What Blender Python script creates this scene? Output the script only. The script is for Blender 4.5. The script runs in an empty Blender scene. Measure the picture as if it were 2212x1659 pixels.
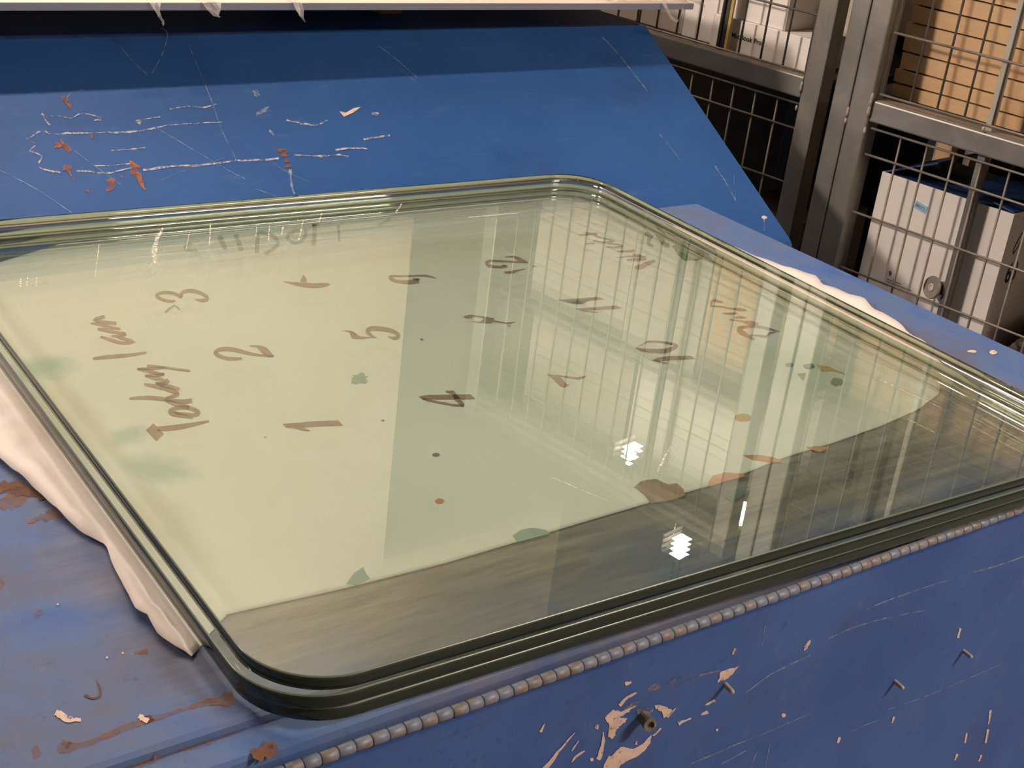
import bpy, bmesh, math, random
from mathutils import Vector, Matrix, noise

random.seed(11)
SC = bpy.context.scene
COL = SC.collection
R = math.radians

# ------------------------------------------------------------------ camera
cam_d = bpy.data.cameras.new('camera')
cam_d.sensor_fit = 'HORIZONTAL'; cam_d.sensor_width = 36.0
cam_d.lens = 3035.97 / 2212 * 36.0
cam_d.clip_start = 0.02; cam_d.clip_end = 60
cam = bpy.data.objects.new('camera', cam_d); COL.objects.link(cam)
RT = Vector((0.824595738716701, -0.5539561912398341, 0.11477981476424629))
DN = Vector((-0.14804982849505133, -0.4071285931726692, -0.9012921595708183))
FW = Vector((0.5460065164197624, 0.7262085422303292, -0.41772962214673764))
m = Matrix.Identity(4)
for i in range(3):
    m[i][0] = RT[i]; m[i][1] = -DN[i]; m[i][2] = -FW[i]
m[0][3], m[1][3], m[2][3] = 0.0, 0.0, 0.588
cam.matrix_world = m
SC.camera = cam

# ------------------------------------------------------------------ world, lamps, exposure
w = bpy.data.worlds.new('world'); SC.world = w; w.use_nodes = True
w.node_tree.nodes['Background'].inputs[0].default_value = (0.60, 0.52, 0.45, 1)
w.node_tree.nodes['Background'].inputs[1].default_value = 0.25
SC.view_settings.view_transform = 'Standard'; SC.view_settings.look = 'None'
SC.view_settings.gamma = 1.0; SC.view_settings.use_curve_mapping = False
SC.view_settings.exposure = 0.0
SC.cycles.use_denoising = True
SC.cycles.use_adaptive_sampling = True; SC.cycles.adaptive_threshold = 0.08; SC.cycles.adaptive_min_samples = 12
SC.cycles.use_light_tree = False
SC.cycles.max_bounces = 6; SC.cycles.transparent_max_bounces = 48
SC.cycles.glossy_bounces = 4; SC.cycles.diffuse_bounces = 2

WARM = (1.0, 0.83, 0.70)
LAMPS = [  # name, x, y, z, rot z (deg), length, width, watts
    ('row',   0.45, 2.205, 2.18, 2.0, 1.90, 0.07, 43.0),
    ('front', 2.30, -1.30, 2.10, 20.0, 0.90, 0.30, 120.0),
    ('far1',  3.66, 3.96, 2.16, 12.0, 0.08, 0.05, 22.0),
    ('far2',  3.77, 3.37, 2.16, 40.0, 0.08, 0.05, 22.0),
    ('far3',  3.36, 3.28, 2.16, 12.0, 0.06, 0.05, 14.0),
]
LIGHT_OBJ = {}
for n, x, y, z, rz, ln, wd, pw in LAMPS:
    ld = bpy.data.lights.new('lamp_light', 'AREA'); ld.shape = 'RECTANGLE'
    ld.size = ln; ld.size_y = wd; ld.energy = pw; ld.color = WARM
    lo = bpy.data.objects.new('lamp_light', ld); COL.objects.link(lo)
    lo.location = (x, y, z); lo.rotation_euler = (0, 0, R(rz)); LIGHT_OBJ[n] = lo

# flood lamp on the back wall, shining along the wall towards the cages
fd = bpy.data.lights.new('lamp_light', 'AREA'); fd.shape = 'RECTANGLE'; fd.size = 0.30; fd.size_y = 0.22; fd.energy = 12.5; fd.spread = R(75); fd.color = WARM
flood = bpy.data.objects.new('lamp_light', fd); COL.objects.link(flood)
FLOOD_AT = Vector((-1.25, 2.40, 1.25)); FLOOD_TO = Vector((2.0, 1.50, 0.10))

# ------------------------------------------------------------------ helpers
def obj(name, bm, mats, parent=None, smooth=False):
    me = bpy.data.meshes.new(name)
    bmesh.ops.recalc_face_normals(bm, faces=bm.faces[:])
    bm.to_mesh(me); bm.free()
    if not isinstance(mats, (list, tuple)): mats = [mats]
    for mt in mats: me.materials.append(mt)
    if smooth:
        for p in me.polygons: p.use_smooth = True
    o = bpy.data.objects.new(name, me); COL.objects.link(o)
    if parent is not None: o.parent = parent
    return o
def raw(name, verts, faces, mat, parent=None):
    me = bpy.data.meshes.new(name); me.from_pydata(verts, [], faces); me.update(); me.materials.append(mat)
    o = bpy.data.objects.new(name, me); COL.objects.link(o)
    if parent is not None: o.parent = parent
    return o
def tag(o, label=None, cat=None, group=None, kind=None):
    if label: o['label'] = label
    if cat: o['category'] = cat
    if group: o['group'] = group
    if kind: o['kind'] = kind
    return o
def thing(name, label, cat, loc=(0, 0, 0), rz=0.0, group=None):
    o = bpy.data.objects.new(name, None); COL.objects.link(o); o.empty_display_size = 0.05
    o.location = loc; o.rotation_euler = (0, 0, rz)
    return tag(o, label, cat, group)
def box(bm, x0, x1, y0, y1, z0, z1, bev=0.0, M=None):
    vs = [bm.verts.new(p) for p in ((x0,y0,z0),(x1,y0,z0),(x1,y1,z0),(x0,y1,z0),(x0,y0,z1),(x1,y0,z1),(x1,y1,z1),(x0,y1,z1))]
    fs = [bm.faces.new([vs[i] for i in f]) for f in ((0,3,2,1),(4,5,6,7),(0,1,5,4),(1,2,6,5),(2,3,7,6),(3,0,4,7))]
    if bev:
        es = list({e for f in fs for e in f.edges})
        r = bmesh.ops.bevel(bm, geom=es, offset=bev, segments=2, profile=0.6, affect='EDGES')
        vs = list({v for f in r['faces'] for v in f.verts} | {v for v in vs if v.is_valid})
    if M is not None:
        for v in vs: v.co = M @ v.co
    return vs
def bxo(name, mat, parent, x0, x1, y0, y1, z0, z1, bev=0.0, M=None):
    bm = bmesh.new(); box(bm, x0, x1, y0, y1, z0, z1, bev, M); return obj(name, bm, mat, parent)
def rod(bm, a, b, r, seg=8):
    a = Vector(a); b = Vector(b); ax = (b - a).normalized()
    t = ax.orthogonal().normalized(); s = ax.cross(t)
    A = []; B = []
    for k in range(seg):
        an = 2 * math.pi * k / seg; off = t * math.cos(an) * r + s * math.sin(an) * r
        A.append(bm.verts.new(a + off)); B.append(bm.verts.new(b + off))
    for k in range(seg):
        bm.faces.new((A[k], A[(k+1) % seg], B[(k+1) % seg], B[k]))
    bm.faces.new(A); bm.faces.new(B)
def rodo(name, mat, parent, a, b, r, seg=8):
    bm = bmesh.new(); rod(bm, a, b, r, seg); return obj(name, bm, mat, parent, smooth=True)
def extrude_profile(bm, prof, x0, x1):
    A = [bm.verts.new((x0, p[0], p[1])) for p in prof]; B = [bm.verts.new((x1, p[0], p[1])) for p in prof]
    n = len(prof)
    for k in range(n): bm.faces.new((A[k], A[(k+1) % n], B[(k+1) % n], B[k]))
    bm.faces.new(A); bm.faces.new(B)
def lathe(bm, prof, seg=28, M=None):
    rings = []
    for r, z in prof:
        rings.append([bm.verts.new((r*math.cos(2*math.pi*k/seg), r*math.sin(2*math.pi*k/seg), z)) for k in range(seg)])
    for a, b in zip(rings, rings[1:]):
        for k in range(seg): bm.faces.new((a[k], a[(k+1) % seg], b[(k+1) % seg], b[k]))
    bm.faces.new(rings[0]); bm.faces.new(rings[-1])
    if M is not None:
        for v in bm.verts: v.co = M @ v.co
def marks(name, shapes, mat, f, parent):
    """flat paint / print / wear marks lying on a surface; f maps 2-D surface coordinates to the parent's space"""
    V = []; F = []
    for kind, d in shapes:
        b = len(V)
        if kind == 'r':
            for a in d: V.append(f(a[0], a[1])); V.append(f(a[2], a[3]))
            for k in range(len(d) - 1): F.append((b+2*k, b+2*k+1, b+2*k+3, b+2*k+2))
        else:
            for a in d: V.append(f(a[0], a[1]))
            F.append(tuple(range(b, len(V))))
    return raw(name, V, F, mat, parent)
def text_mesh(name, s, size, mat, M, parent, xscale=1.0):
    c = bpy.data.curves.new(name, 'FONT'); c.body = s; c.size = size; c.resolution_u = 3; c.offset = size*.018
    t = bpy.data.objects.new(name, c); COL.objects.link(t)
    bpy.context.view_layer.update()
    me = bpy.data.meshes.new_from_object(t.evaluated_get(bpy.context.evaluated_depsgraph_get()))
    bpy.data.objects.remove(t); bpy.data.curves.remove(c)
    for v in me.vertices: v.co = M @ Vector((v.co.x * xscale, v.co.y, 0))
    me.materials.clear(); me.materials.append(mat); me.name = name
    o = bpy.data.objects.new(name, me); COL.objects.link(o); o.parent = parent
    return o

# ------------------------------------------------------------------ materials
def mat(name, base, rough=0.6, metal=0.0, spec=0.5):
    mt = bpy.data.materials.new(name); mt.use_nodes = True
    b = mt.node_tree.nodes['Principled BSDF']
    b.inputs['Base Color'].default_value = (*base, 1); b.inputs['Roughness'].default_value = rough
    b.inputs['Metallic'].default_value = metal; b.inputs['Specular IOR Level'].default_value = spec
    return mt
def nodes(mt): return mt.node_tree.nodes, mt.node_tree.links, mt.node_tree.nodes['Principled BSDF']
def noisy(name, cols, scale, rough=(0.5, 0.7), metal=0.0, spec=0.5, detail=6, dist=0.0, stretch=(1,1,1), bump=0.0, bscale=None, second=None):
    """colour ramp over a noise in object space; second = (colour, scale, lo, hi, stretch) lays another wear layer over it"""
    mt = mat(name, cols[0][1], rough[0], metal, spec); N, L, b = nodes(mt)
    tc = N.new('ShaderNodeTexCoord'); mp = N.new('ShaderNodeMapping'); mp.inputs['Scale'].default_value = stretch
    L.new(tc.outputs['Object'], mp.inputs['Vector'])
    nz = N.new('ShaderNodeTexNoise'); nz.inputs['Scale'].default_value = scale; nz.inputs['Detail'].default_value = detail
    nz.inputs['Roughness'].default_value = 0.62; nz.inputs['Distortion'].default_value = dist
    L.new(mp.outputs[0], nz.inputs['Vector'])
    rp = N.new('ShaderNodeValToRGB'); e = rp.color_ramp.elements
    while len(e) < len(cols): e.new(0.5)
    for k, (p, c) in enumerate(cols): e[k].position = p; e[k].color = (*c, 1)
    L.new(nz.outputs['Fac'], rp.inputs['Fac']); out = rp.outputs['Color']
    layers = second if isinstance(second, list) else ([second] if second else [])
    for c2, sc2, lo, hi, st in layers:
        mp2 = N.new('ShaderNodeMapping'); mp2.inputs['Scale'].default_value = st; mp2.inputs['Location'].default_value = (sc2*.37, .21, .4)
        L.new(tc.outputs['Object'], mp2.inputs['Vector'])
        n2 = N.new('ShaderNodeTexNoise'); n2.inputs['Scale'].default_value = sc2; n2.inputs['Detail'].default_value = 8; n2.inputs['Roughness'].default_value = 0.7
        L.new(mp2.outputs[0], n2.inputs['Vector'])
        mr = N.new('ShaderNodeMapRange'); mr.inputs['From Min'].default_value = lo; mr.inputs['From Max'].default_value = hi
        L.new(n2.outputs['Fac'], mr.inputs['Value'])
        mx = N.new('ShaderNodeMix'); mx.data_type = 'RGBA'; mx.inputs['B'].default_value = (*c2, 1)
        L.new(mr.outputs['Result'], mx.inputs['Factor']); L.new(out, mx.inputs['A']); out = mx.outputs['Result']
    L.new(out, b.inputs['Base Color'])
    rr = N.new('ShaderNodeMapRange'); rr.inputs['To Min'].default_value = rough[0]; rr.inputs['To Max'].default_value = rough[1]
    L.new(nz.outputs['Fac'], rr.inputs['Value']); L.new(rr.outputs['Result'], b.inputs['Roughness'])
    if bump:
        nb = N.new('ShaderNodeTexNoise'); nb.inputs['Scale'].default_value = bscale or scale * 3; nb.inputs['Detail'].default_value = 4
        L.new(tc.outputs['Object'], nb.inputs['Vector'])
        bp = N.new('ShaderNodeBump'); bp.inputs['Strength'].default_value = 0.5; bp.inputs['Distance'].default_value = bump
        L.new(nb.outputs['Fac'], bp.inputs['Height']); L.new(bp.outputs['Normal'], b.inputs['Normal'])
    return mt

def broken(mt, scale, lo, hi, stretch=(1, 1, 1)):
    """wear through the mark: leave gaps where the paint under it still shows"""
    N, L, b = nodes(mt); out = N['Material Output']; tc = N.new('ShaderNodeTexCoord'); mp = N.new('ShaderNodeMapping'); mp.inputs['Scale'].default_value = stretch
    nz = N.new('ShaderNodeTexNoise'); nz.inputs['Scale'].default_value = scale; nz.inputs['Detail'].default_value = 4; nz.inputs['Roughness'].default_value = 0.7
    L.new(tc.outputs['Object'], mp.inputs['Vector']); L.new(mp.outputs[0], nz.inputs['Vector'])
    mr = N.new('ShaderNodeMapRange'); mr.inputs['From Min'].default_value = lo; mr.inputs['From Max'].default_value = hi; L.new(nz.outputs['Fac'], mr.inputs['Value'])
    mx = N.new('ShaderNodeMixShader'); tr = N.new('ShaderNodeBsdfTransparent'); L.new(mr.outputs['Result'], mx.inputs['Fac'])
    L.new(tr.outputs[0], mx.inputs[1]); L.new(b.outputs[0], mx.inputs[2]); L.new(mx.outputs[0], out.inputs['Surface'])
    return mt
M = {}
M['lid_blue'] = noisy('lid_blue_paint', [(0.3, (0.022, 0.085, 0.270)), (0.7, (0.034, 0.115, 0.345))], 3.0, (0.42, 0.54), spec=0.2,
    second=[((0.09, 0.17, 0.36), 30, 0.58, 0.88, (.5, 2, 2)), ((0.02, 0.05, 0.14), 5, 0.55, 0.9, (1, 1, 1))], bump=0.0006, bscale=9)
M['top_blue'] = noisy('worn_top_paint', [(0.36, (0.062, 0.140, 0.400)), (0.50, (0.105, 0.178, 0.375)), (0.62, (0.125, 0.160, 0.280)), (0.74, (0.15, 0.140, 0.150))], 7.0, (0.45, 0.62), spec=0.25, dist=0.4,
    second=[((0.13, 0.110, 0.105), 6, 0.58, 0.84, (1, 1, 1)), ((0.21, 0.12, 0.06), 26, 0.64, 0.80, (1, 1, 1)), ((0.17, 0.215, 0.34), 55, 0.56, 0.80, (1, .5, 1)), ((0.05, 0.07, 0.13), 90, 0.60, 0.82, (1, 1, 1))], bump=0.0004, bscale=40)
def worn_middle(mt):
    """the middle of the chest top is rubbed through to dull, streaked grey-brown metal"""
    N, L, b = nodes(mt); src = b.inputs['Base Color'].links[0].from_socket; tc = N.new('ShaderNodeTexCoord')
    mp = N.new('ShaderNodeMapping'); mp.vector_type = 'TEXTURE'; mp.inputs['Location'].default_value = (0.315, 0.055, 0.76); mp.inputs['Scale'].default_value = (0.53, 0.47, 10)
    L.new(tc.outputs['Object'], mp.inputs['Vector'])
    sp = N.new('ShaderNodeSeparateXYZ'); L.new(mp.outputs[0], sp.inputs[0]); pw = []
    for k in (0, 1):                                   # rounded-square falloff
        m_ = N.new('ShaderNodeMath'); m_.operation = 'ABSOLUTE'; L.new(sp.outputs[k], m_.inputs[0])
        q = N.new('ShaderNodeMath'); q.operation = 'POWER'; q.inputs[1].default_value = 6.0; L.new(m_.outputs[0], q.inputs[0]); pw.append(q)
    ad = N.new('ShaderNodeMath'); ad.operation = 'ADD'; L.new(pw[0].outputs[0], ad.inputs[0]); L.new(pw[1].outputs[0], ad.inputs[1])
    n1 = N.new('ShaderNodeTexNoise'); n1.inputs['Scale'].default_value = 9; n1.inputs['Detail'].default_value = 5; L.new(tc.outputs['Object'], n1.inputs['Vector'])
    ma = N.new('ShaderNodeMath'); ma.operation = 'MULTIPLY_ADD'; ma.inputs[1].default_value = 1.3; L.new(n1.outputs['Fac'], ma.inputs[0]); L.new(ad.outputs[0], ma.inputs[2])
    mr = N.new('ShaderNodeMapRange'); mr.inputs['From Min'].default_value = 0.80; mr.inputs['From Max'].default_value = 1.65; mr.inputs['To Min'].default_value = 0.92; mr.inputs['To Max'].default_value = 0.0; L.new(ma.outputs[0], mr.inputs['Value'])
    m2 = N.new('ShaderNodeMapping'); m2.inputs['Rotation'].default_value = (0, 0, R(38)); m2.inputs['Scale'].default_value = (3, 34, 3); L.new(tc.outputs['Object'], m2.inputs['Vector'])
    n2 = N.new('ShaderNodeTexNoise'); n2.inputs['Scale'].default_value = 2.4; n2.inputs['Detail'].default_value = 5; n2.inputs['Roughness'].default_value = 0.7; L.new(m2.outputs[0], n2.inputs['Vector'])
    rp = N.new('ShaderNodeValToRGB'); e = rp.color_ramp.elements; e.new(0.5)
    for k, (p, c) in enumerate(((0.34, (0.11, 0.10, 0.085)), (0.52, (0.25, 0.205, 0.165)), (0.70, (0.36, 0.30, 0.24)))): e[k].position = p; e[k].color = (*c, 1)
    L.new(n2.outputs['Fac'], rp.inputs['Fac'])
    mx = N.new('ShaderNodeMix'); mx.data_type = 'RGBA'; L.new(mr.outputs['Result'], mx.inputs['Factor']); L.new(src, mx.inputs['A']); L.new(rp.outputs['Color'], mx.inputs['B'])
    L.new(mx.outputs['Result'], b.inputs['Base Color'])
worn_middle(M['top_blue'])
M['face_blue'] = noisy('front_face_paint', [(0.35, (0.044, 0.100, 0.320)), (0.7, (0.070, 0.145, 0.400))], 6.0, (0.42, 0.56), spec=0.3,
    second=[((0.15, 0.19, 0.33), 45, 0.58, 0.85, (1, 1, .4)), ((0.08, 0.07, 0.10), 5, 0.55, 0.85, (1, 1, 1)), ((0.02, 0.04, 0.12), 120, 0.58, 0.85, (1, 1, 1))], bump=0.0003, bscale=30)
M['hinge'] = noisy('hinge_worn_paint', [(0.38, (0.17, 0.20, 0.29)), (0.52, (0.25, 0.26, 0.32)), (0.63, (0.22, 0.17, 0.14)), (0.74, (0.36, 0.33, 0.32))], 60, (0.4, 0.6), metal=0.15)
M['hinge_gap'] = noisy('hinge_rust', [(0.35, (0.10, 0.04, 0.02)), (0.65, (0.24, 0.10, 0.04))], 60, (0.8, 0.9))
M['rust'] = noisy('orange_rust', [(0.3, (0.20, 0.10, 0.045)), (0.5, (0.34, 0.17, 0.07)), (0.7, (0.18, 0.13, 0.11))], 45, (0.8, 0.95))
M['rust_bright'] = noisy('bright_rust', [(0.3, (0.42, 0.15, 0.06)), (0.7, (0.26, 0.11, 0.07))], 60, (0.8, 0.95))
M['rust_dark'] = noisy('dark_rust', [(0.3, (0.13, 0.055, 0.03)), (0.7, (0.20, 0.10, 0.06))], 60, (0.8, 0.95))
M['scratch'] = noisy('primer_scratch', [(0.35, (0.22, 0.28, 0.42)), (0.55, (0.52, 0.48, 0.48))], 160, (0.6, 0.7))
M['faint'] = noisy('faint_scratch', [(0.35, (0.09, 0.17, 0.37)), (0.6, (0.26, 0.33, 0.48))], 90, (0.5, 0.6))
M['chip'] = noisy('bare_undercoat', [(0.3, (0.62, 0.47, 0.40)), (0.6, (0.78, 0.60, 0.50))], 70, (0.7, 0.8))
M['chip_grey'] = noisy('scuffed_undercoat', [(0.42, (0.075, 0.11, 0.24)), (0.6, (0.34, 0.28, 0.30))], 120, (0.6, 0.7), stretch=(1, 1, 1))
broken(M['scratch'], 130, 0.40, 0.56); broken(M['faint'], 60, 0.30, 0.58); broken(M['chip_grey'], 110, 0.42, 0.62)
broken(M['rust'], 70, 0.30, 0.78); broken(M['rust_bright'], 90, 0.32, 0.60); broken(M['rust_dark'], 100, 0.28, 0.5); broken(M['chip'], 170, 0.28, 0.42)
M['steel'] = noisy('mill_steel', [(0.3, (0.13, 0.125, 0.112)), (0.55, (0.20, 0.19, 0.172)), (0.75, (0.27, 0.255, 0.23))], 7, (0.34, 0.5), metal=0.45, dist=0.5,
    second=[((0.13, 0.085, 0.055), 22, 0.62, 0.80, (1, 1, 1))])
M['steel_dark'] = noisy('dark_steel', [(0.3, (0.035, 0.032, 0.03)), (0.7, (0.075, 0.068, 0.06))], 9, (0.4, 0.55), metal=0.5)
M['wire'] = noisy('wire_steel', [(0.3, (0.15, 0.13, 0.11)), (0.7, (0.24, 0.21, 0.18))], 30, (0.45, 0.6), metal=0.4)
M['bar_pale'] = noisy('pale_flat_bar', [(0.3, (0.30, 0.29, 0.24)), (0.7, (0.40, 0.38, 0.32))], 9, (0.5, 0.6), metal=0.2)
M['weld'] = noisy('weld_bead', [(0.3, (0.20, 0.17, 0.14)), (0.7, (0.46, 0.40, 0.34))], 120, (0.4, 0.6), metal=0.3)
M['dust'] = noisy('dusty_ledge', [(0.3, (0.15, 0.12, 0.095)), (0.7, (0.23, 0.18, 0.14))], 20, (0.85, 0.95))
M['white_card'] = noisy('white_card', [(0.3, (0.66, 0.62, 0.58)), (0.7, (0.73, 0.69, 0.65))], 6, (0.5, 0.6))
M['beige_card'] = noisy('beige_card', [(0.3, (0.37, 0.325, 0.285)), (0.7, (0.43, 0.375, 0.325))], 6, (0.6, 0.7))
M['brown_card'] = noisy('brown_card', [(0.25, (0.46, 0.29, 0.15)), (0.5, (0.56, 0.37, 0.20)), (0.75, (0.46, 0.29, 0.155))], 9, (0.7, 0.8), stretch=(1, 1, 3),
    second=((0.38, 0.21, 0.095), 14, 0.55, 0.7, (1, .3, .1)))
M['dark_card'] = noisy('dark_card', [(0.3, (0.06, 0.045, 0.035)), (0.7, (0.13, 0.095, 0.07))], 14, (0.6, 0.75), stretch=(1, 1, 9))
M['navy_card'] = noisy('navy_flap', [(0.3, (0.016, 0.045, 0.14)), (0.7, (0.028, 0.065, 0.18))], 8, (0.45, 0.55))
M['flap_edge'] = mat('flap_edge', (0.10, 0.13, 0.22), 0.7)
M['sticker'] = mat('blue_sticker', (0.24, 0.46, 0.66), 0.6)
M['ink_black'] = mat('black_ink', (0.02, 0.018, 0.02), 0.6)
M['ink_grey'] = mat('grey_ink', (0.20, 0.17, 0.15), 0.7)
M['rubber'] = noisy('grey_rubber', [(0.3, (0.17, 0.15, 0.13)), (0.7, (0.23, 0.205, 0.18))], 20, (0.4, 0.5))
M['rubber_pale'] = mat('pale_hub', (0.42, 0.38, 0.34), 0.45)
M['rubber_dark'] = mat('dark_knob', (0.035, 0.03, 0.028), 0.4)
M['yellow'] = mat('yellow_tape', (0.42, 0.30, 0.08), 0.6)
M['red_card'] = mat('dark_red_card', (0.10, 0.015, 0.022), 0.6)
M['board'] = noisy('cream_board', [(0.3, (0.72, 0.62, 0.53)), (0.7, (0.78, 0.68, 0.59))], 3, (0.45, 0.55))
M['board_edge_shade'] = noisy('shaded_board_edge', [(0.3, (0.24, 0.26, 0.34)), (0.7, (0.29, 0.31, 0.39))], 6, (0.5, 0.6))  # shade on the cream board's front face, put into the colour
M['wood'] = noisy('batten_wood', [(0.3, (0.20, 0.13, 0.07)), (0.7, (0.30, 0.20, 0.12))], 10, (0.7, 0.8), stretch=(.2, 4, 4))
M['concrete'] = noisy('concrete_floor', [(0.3, (0.17, 0.155, 0.14)), (0.7, (0.25, 0.23, 0.205))], 2.2, (0.6, 0.8))
M['wall'] = noisy('beige_wall', [(0.3, (0.70, 0.57, 0.45)), (0.7, (0.75, 0.62, 0.49))], 1.5, (0.8, 0.9))
M['wall_dim'] = noisy('warm_wall', [(0.3, (0.66, 0.575, 0.49)), (0.7, (0.71, 0.62, 0.53))], 1.5, (0.8, 0.9))
M['ceiling'] = noisy('grey_ceiling', [(0.3, (0.62, 0.57, 0.51)), (0.7, (0.67, 0.62, 0.56))], 1.5, (0.85, 0.95))
M['housing'] = mat('lamp_housing', (0.55, 0.52, 0.48), 0.5)
M['bolt'] = noisy('rusty_bolt', [(0.3, (0.16, 0.13, 0.10)), (0.7, (0.30, 0.26, 0.21))], 150, (0.6, 0.75), metal=0.3)
M['stud'] = noisy('pale_stud', [(0.3, (0.42, 0.36, 0.29)), (0.7, (0.56, 0.48, 0.40))], 150, (0.5, 0.6))

def glass_face():
    mt = bpy.data.materials.new('clear_float_glass'); mt.use_nodes = True; N = mt.node_tree.nodes; L = mt.node_tree.links; N.clear()
    out = N.new('ShaderNodeOutputMaterial'); mx = N.new('ShaderNodeMixShader'); tr = N.new('ShaderNodeBsdfTransparent'); gl = N.new('ShaderNodeBsdfGlossy')
    tr.inputs['Color'].default_value = (*GLASS_TINT, 1); gl.inputs['Roughness'].default_value = 0.0; gl.inputs['Color'].default_value = (0.98, 1.0, 0.98, 1)
    geo = N.new('ShaderNodeNewGeometry'); mr = N.new('ShaderNodeMapRange')
    mr.inputs['To Min'].default_value = GLASS_IOR; mr.inputs['To Max'].default_value = 1.0 / GLASS_IOR
    fr = N.new('ShaderNodeFresnel')
    L.new(geo.outputs['Backfacing'], mr.inputs['Value']); L.new(mr.outputs['Result'], fr.inputs['IOR'])
    L.new(fr.outputs['Fac'], mx.inputs['Fac']); L.new(tr.outputs[0], mx.inputs[1]); L.new(gl.outputs[0], mx.inputs[2]); L.new(mx.outputs[0], out.inputs['Surface'])
    return mt
GLASS_TINT = (0.963, 0.985, 0.974); GLASS_IOR = 1.38
M['glass'] = glass_face()
def edge_mat(name, base, rough):
    mt = mat(name, base, rough, 0.0, 0.6); N, L, b = nodes(mt); out = N['Material Output']
    geo = N.new('ShaderNodeNewGeometry'); mx = N.new('ShaderNodeMixShader'); gl = N.new('ShaderNodeBsdfGlossy'); gl.inputs['Color'].default_value = (0.68, 0.69, 0.61, 1); gl.inputs['Roughness'].default_value = 0.02
    L.new(geo.outputs['Backfacing'], mx.inputs['Fac'])            # from inside the pane a polished edge is a total-reflection mirror
    L.new(b.outputs[0], mx.inputs[1]); L.new(gl.outputs[0], mx.inputs[2]); L.new(mx.outputs[0], out.inputs['Surface'])
    return mt
M['glass_edge'] = edge_mat('polished_green_edge', (0.014, 0.026, 0.019), 0.05)
M['glass_arris'] = edge_mat('ground_arris', (0.16, 0.20, 0.16), 0.22)
def film():
    mt = bpy.data.materials.new('clear_plastic_film'); mt.use_nodes = True; N = mt.node_tree.nodes; L = mt.node_tree.links
    b = N['Principled BSDF']; b.inputs['Base Color'].default_value = (0.75, 0.70, 0.66, 1); b.inputs['Roughness'].default_value = 0.25
    out = N['Material Output']; mx = N.new('ShaderNodeMixShader'); tr = N.new('ShaderNodeBsdfTransparent'); mx.inputs['Fac'].default_value = 0.42
    L.new(tr.outputs[0], mx.inputs[1]); L.new(b.outputs[0], mx.inputs[2]); L.new(mx.outputs[0], out.inputs['Surface'])
    return mt
M['film'] = film()
def cloth_mat():
    mt = noisy('white_cotton', [(0.3, (0.80, 0.74, 0.70)), (0.7, (0.86, 0.80, 0.76))], 5, (0.85, 0.95), spec=0.1, bump=0.0006, bscale=900)
    N, L, b = nodes(mt); src = b.inputs['Base Color'].links[0].from_socket
    tc = N.new('ShaderNodeTexCoord')
    for (x, y, rx, ry, rot), c, k in CLOTH_STAINS:      # old dye stains in the fabric, each with its own place and size
        mp = N.new('ShaderNodeMapping'); mp.vector_type = 'TEXTURE'
        mp.inputs['Location'].default_value = (x, y, 0); mp.inputs['Scale'].default_value = (rx, ry, 1); mp.inputs['Rotation'].default_value = (0, 0, rot)
        L.new(tc.outputs['Object'], mp.inputs['Vector'])
        sx = N.new('ShaderNodeSeparateXYZ'); cx = N.new('ShaderNodeCombineXYZ'); L.new(mp.outputs[0], sx.inputs[0]); L.new(sx.outputs[0], cx.inputs[0]); L.new(sx.outputs[1], cx.inputs[1])
        nz = N.new('ShaderNodeTexNoise'); nz.inputs['Scale'].default_value = 1.6; nz.inputs['Detail'].default_value = 4; L.new(cx.outputs[0], nz.inputs['Vector'])
        ln = N.new('ShaderNodeVectorMath'); ln.operation = 'LENGTH'; L.new(cx.outputs[0], ln.inputs[0])
        ad = N.new('ShaderNodeMath'); ad.operation = 'MULTIPLY_ADD'; ad.inputs[1].default_value = 0.9; L.new(nz.outputs['Fac'], ad.inputs[0]); L.new(ln.outputs['Value'], ad.inputs[2])
        mr = N.new('ShaderNodeMapRange'); mr.inputs['From Min'].default_value = 0.75; mr.inputs['From Max'].default_value = 1.35; mr.inputs['To Min'].default_value = k; mr.inputs['To Max'].default_value = 0.0
        L.new(ad.outputs[0], mr.inputs['Value'])
        mx = N.new('ShaderNodeMix'); mx.data_type = 'RGBA'; mx.inputs['B'].default_value = (*c, 1)
        L.new(mr.outputs['Result'], mx.inputs['Factor']); L.new(src, mx.inputs['A']); src = mx.outputs['Result']
    L.new(src, b.inputs['Base Color'])
    return mt
TEAL = (0.20, 0.42, 0.36); TAN = (0.52, 0.42, 0.28); SAGE = (0.48, 0.54, 0.42)
CLOTH_STAINS = [((0.36, 1.205, .045, .035, .3), TEAL, 0.75), ((0.385, 1.05, .03, .02, .5), TEAL, 0.5), ((0.385, 0.985, .045, .03, 2.2), TEAL, 0.55),
    ((0.34, 1.10, .05, .12, 0), TAN, 0.35), ((0.355, 0.90, .04, .10, 0), TAN, 0.30), ((1.10, 0.93, .10, .12, 0), SAGE, 0.5), ((0.80, 1.02, .12, .10, 0), SAGE, 0.35), ((0.93, 1.38, .25, .05, 0), TAN, 0.3)]
M['cloth'] = cloth_mat()
M['p_ink'] = noisy('brown_marker', [(0.3, (0.27, 0.14, 0.11)), (0.7, (0.36, 0.20, 0.155))], 90, (0.85, 0.9))
M['p_faded'] = mat('faded_print', (0.50, 0.49, 0.40), 0.9); M['p_brown'] = mat('print_brown', (0.36, 0.22, 0.15), 0.9); M['p_orange'] = mat('print_orange', (0.66, 0.27, 0.13), 0.9)
M['p_teal'] = mat('print_teal', (0.27, 0.38, 0.33), 0.9); M['p_dark_teal'] = mat('print_dark_teal', (0.10, 0.17, 0.16), 0.9)
M['p_ochre'] = mat('print_ochre', (0.55, 0.33, 0.10), 0.9); M['p_green'] = mat('print_green', (0.20, 0.25, 0.14), 0.9)
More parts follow.
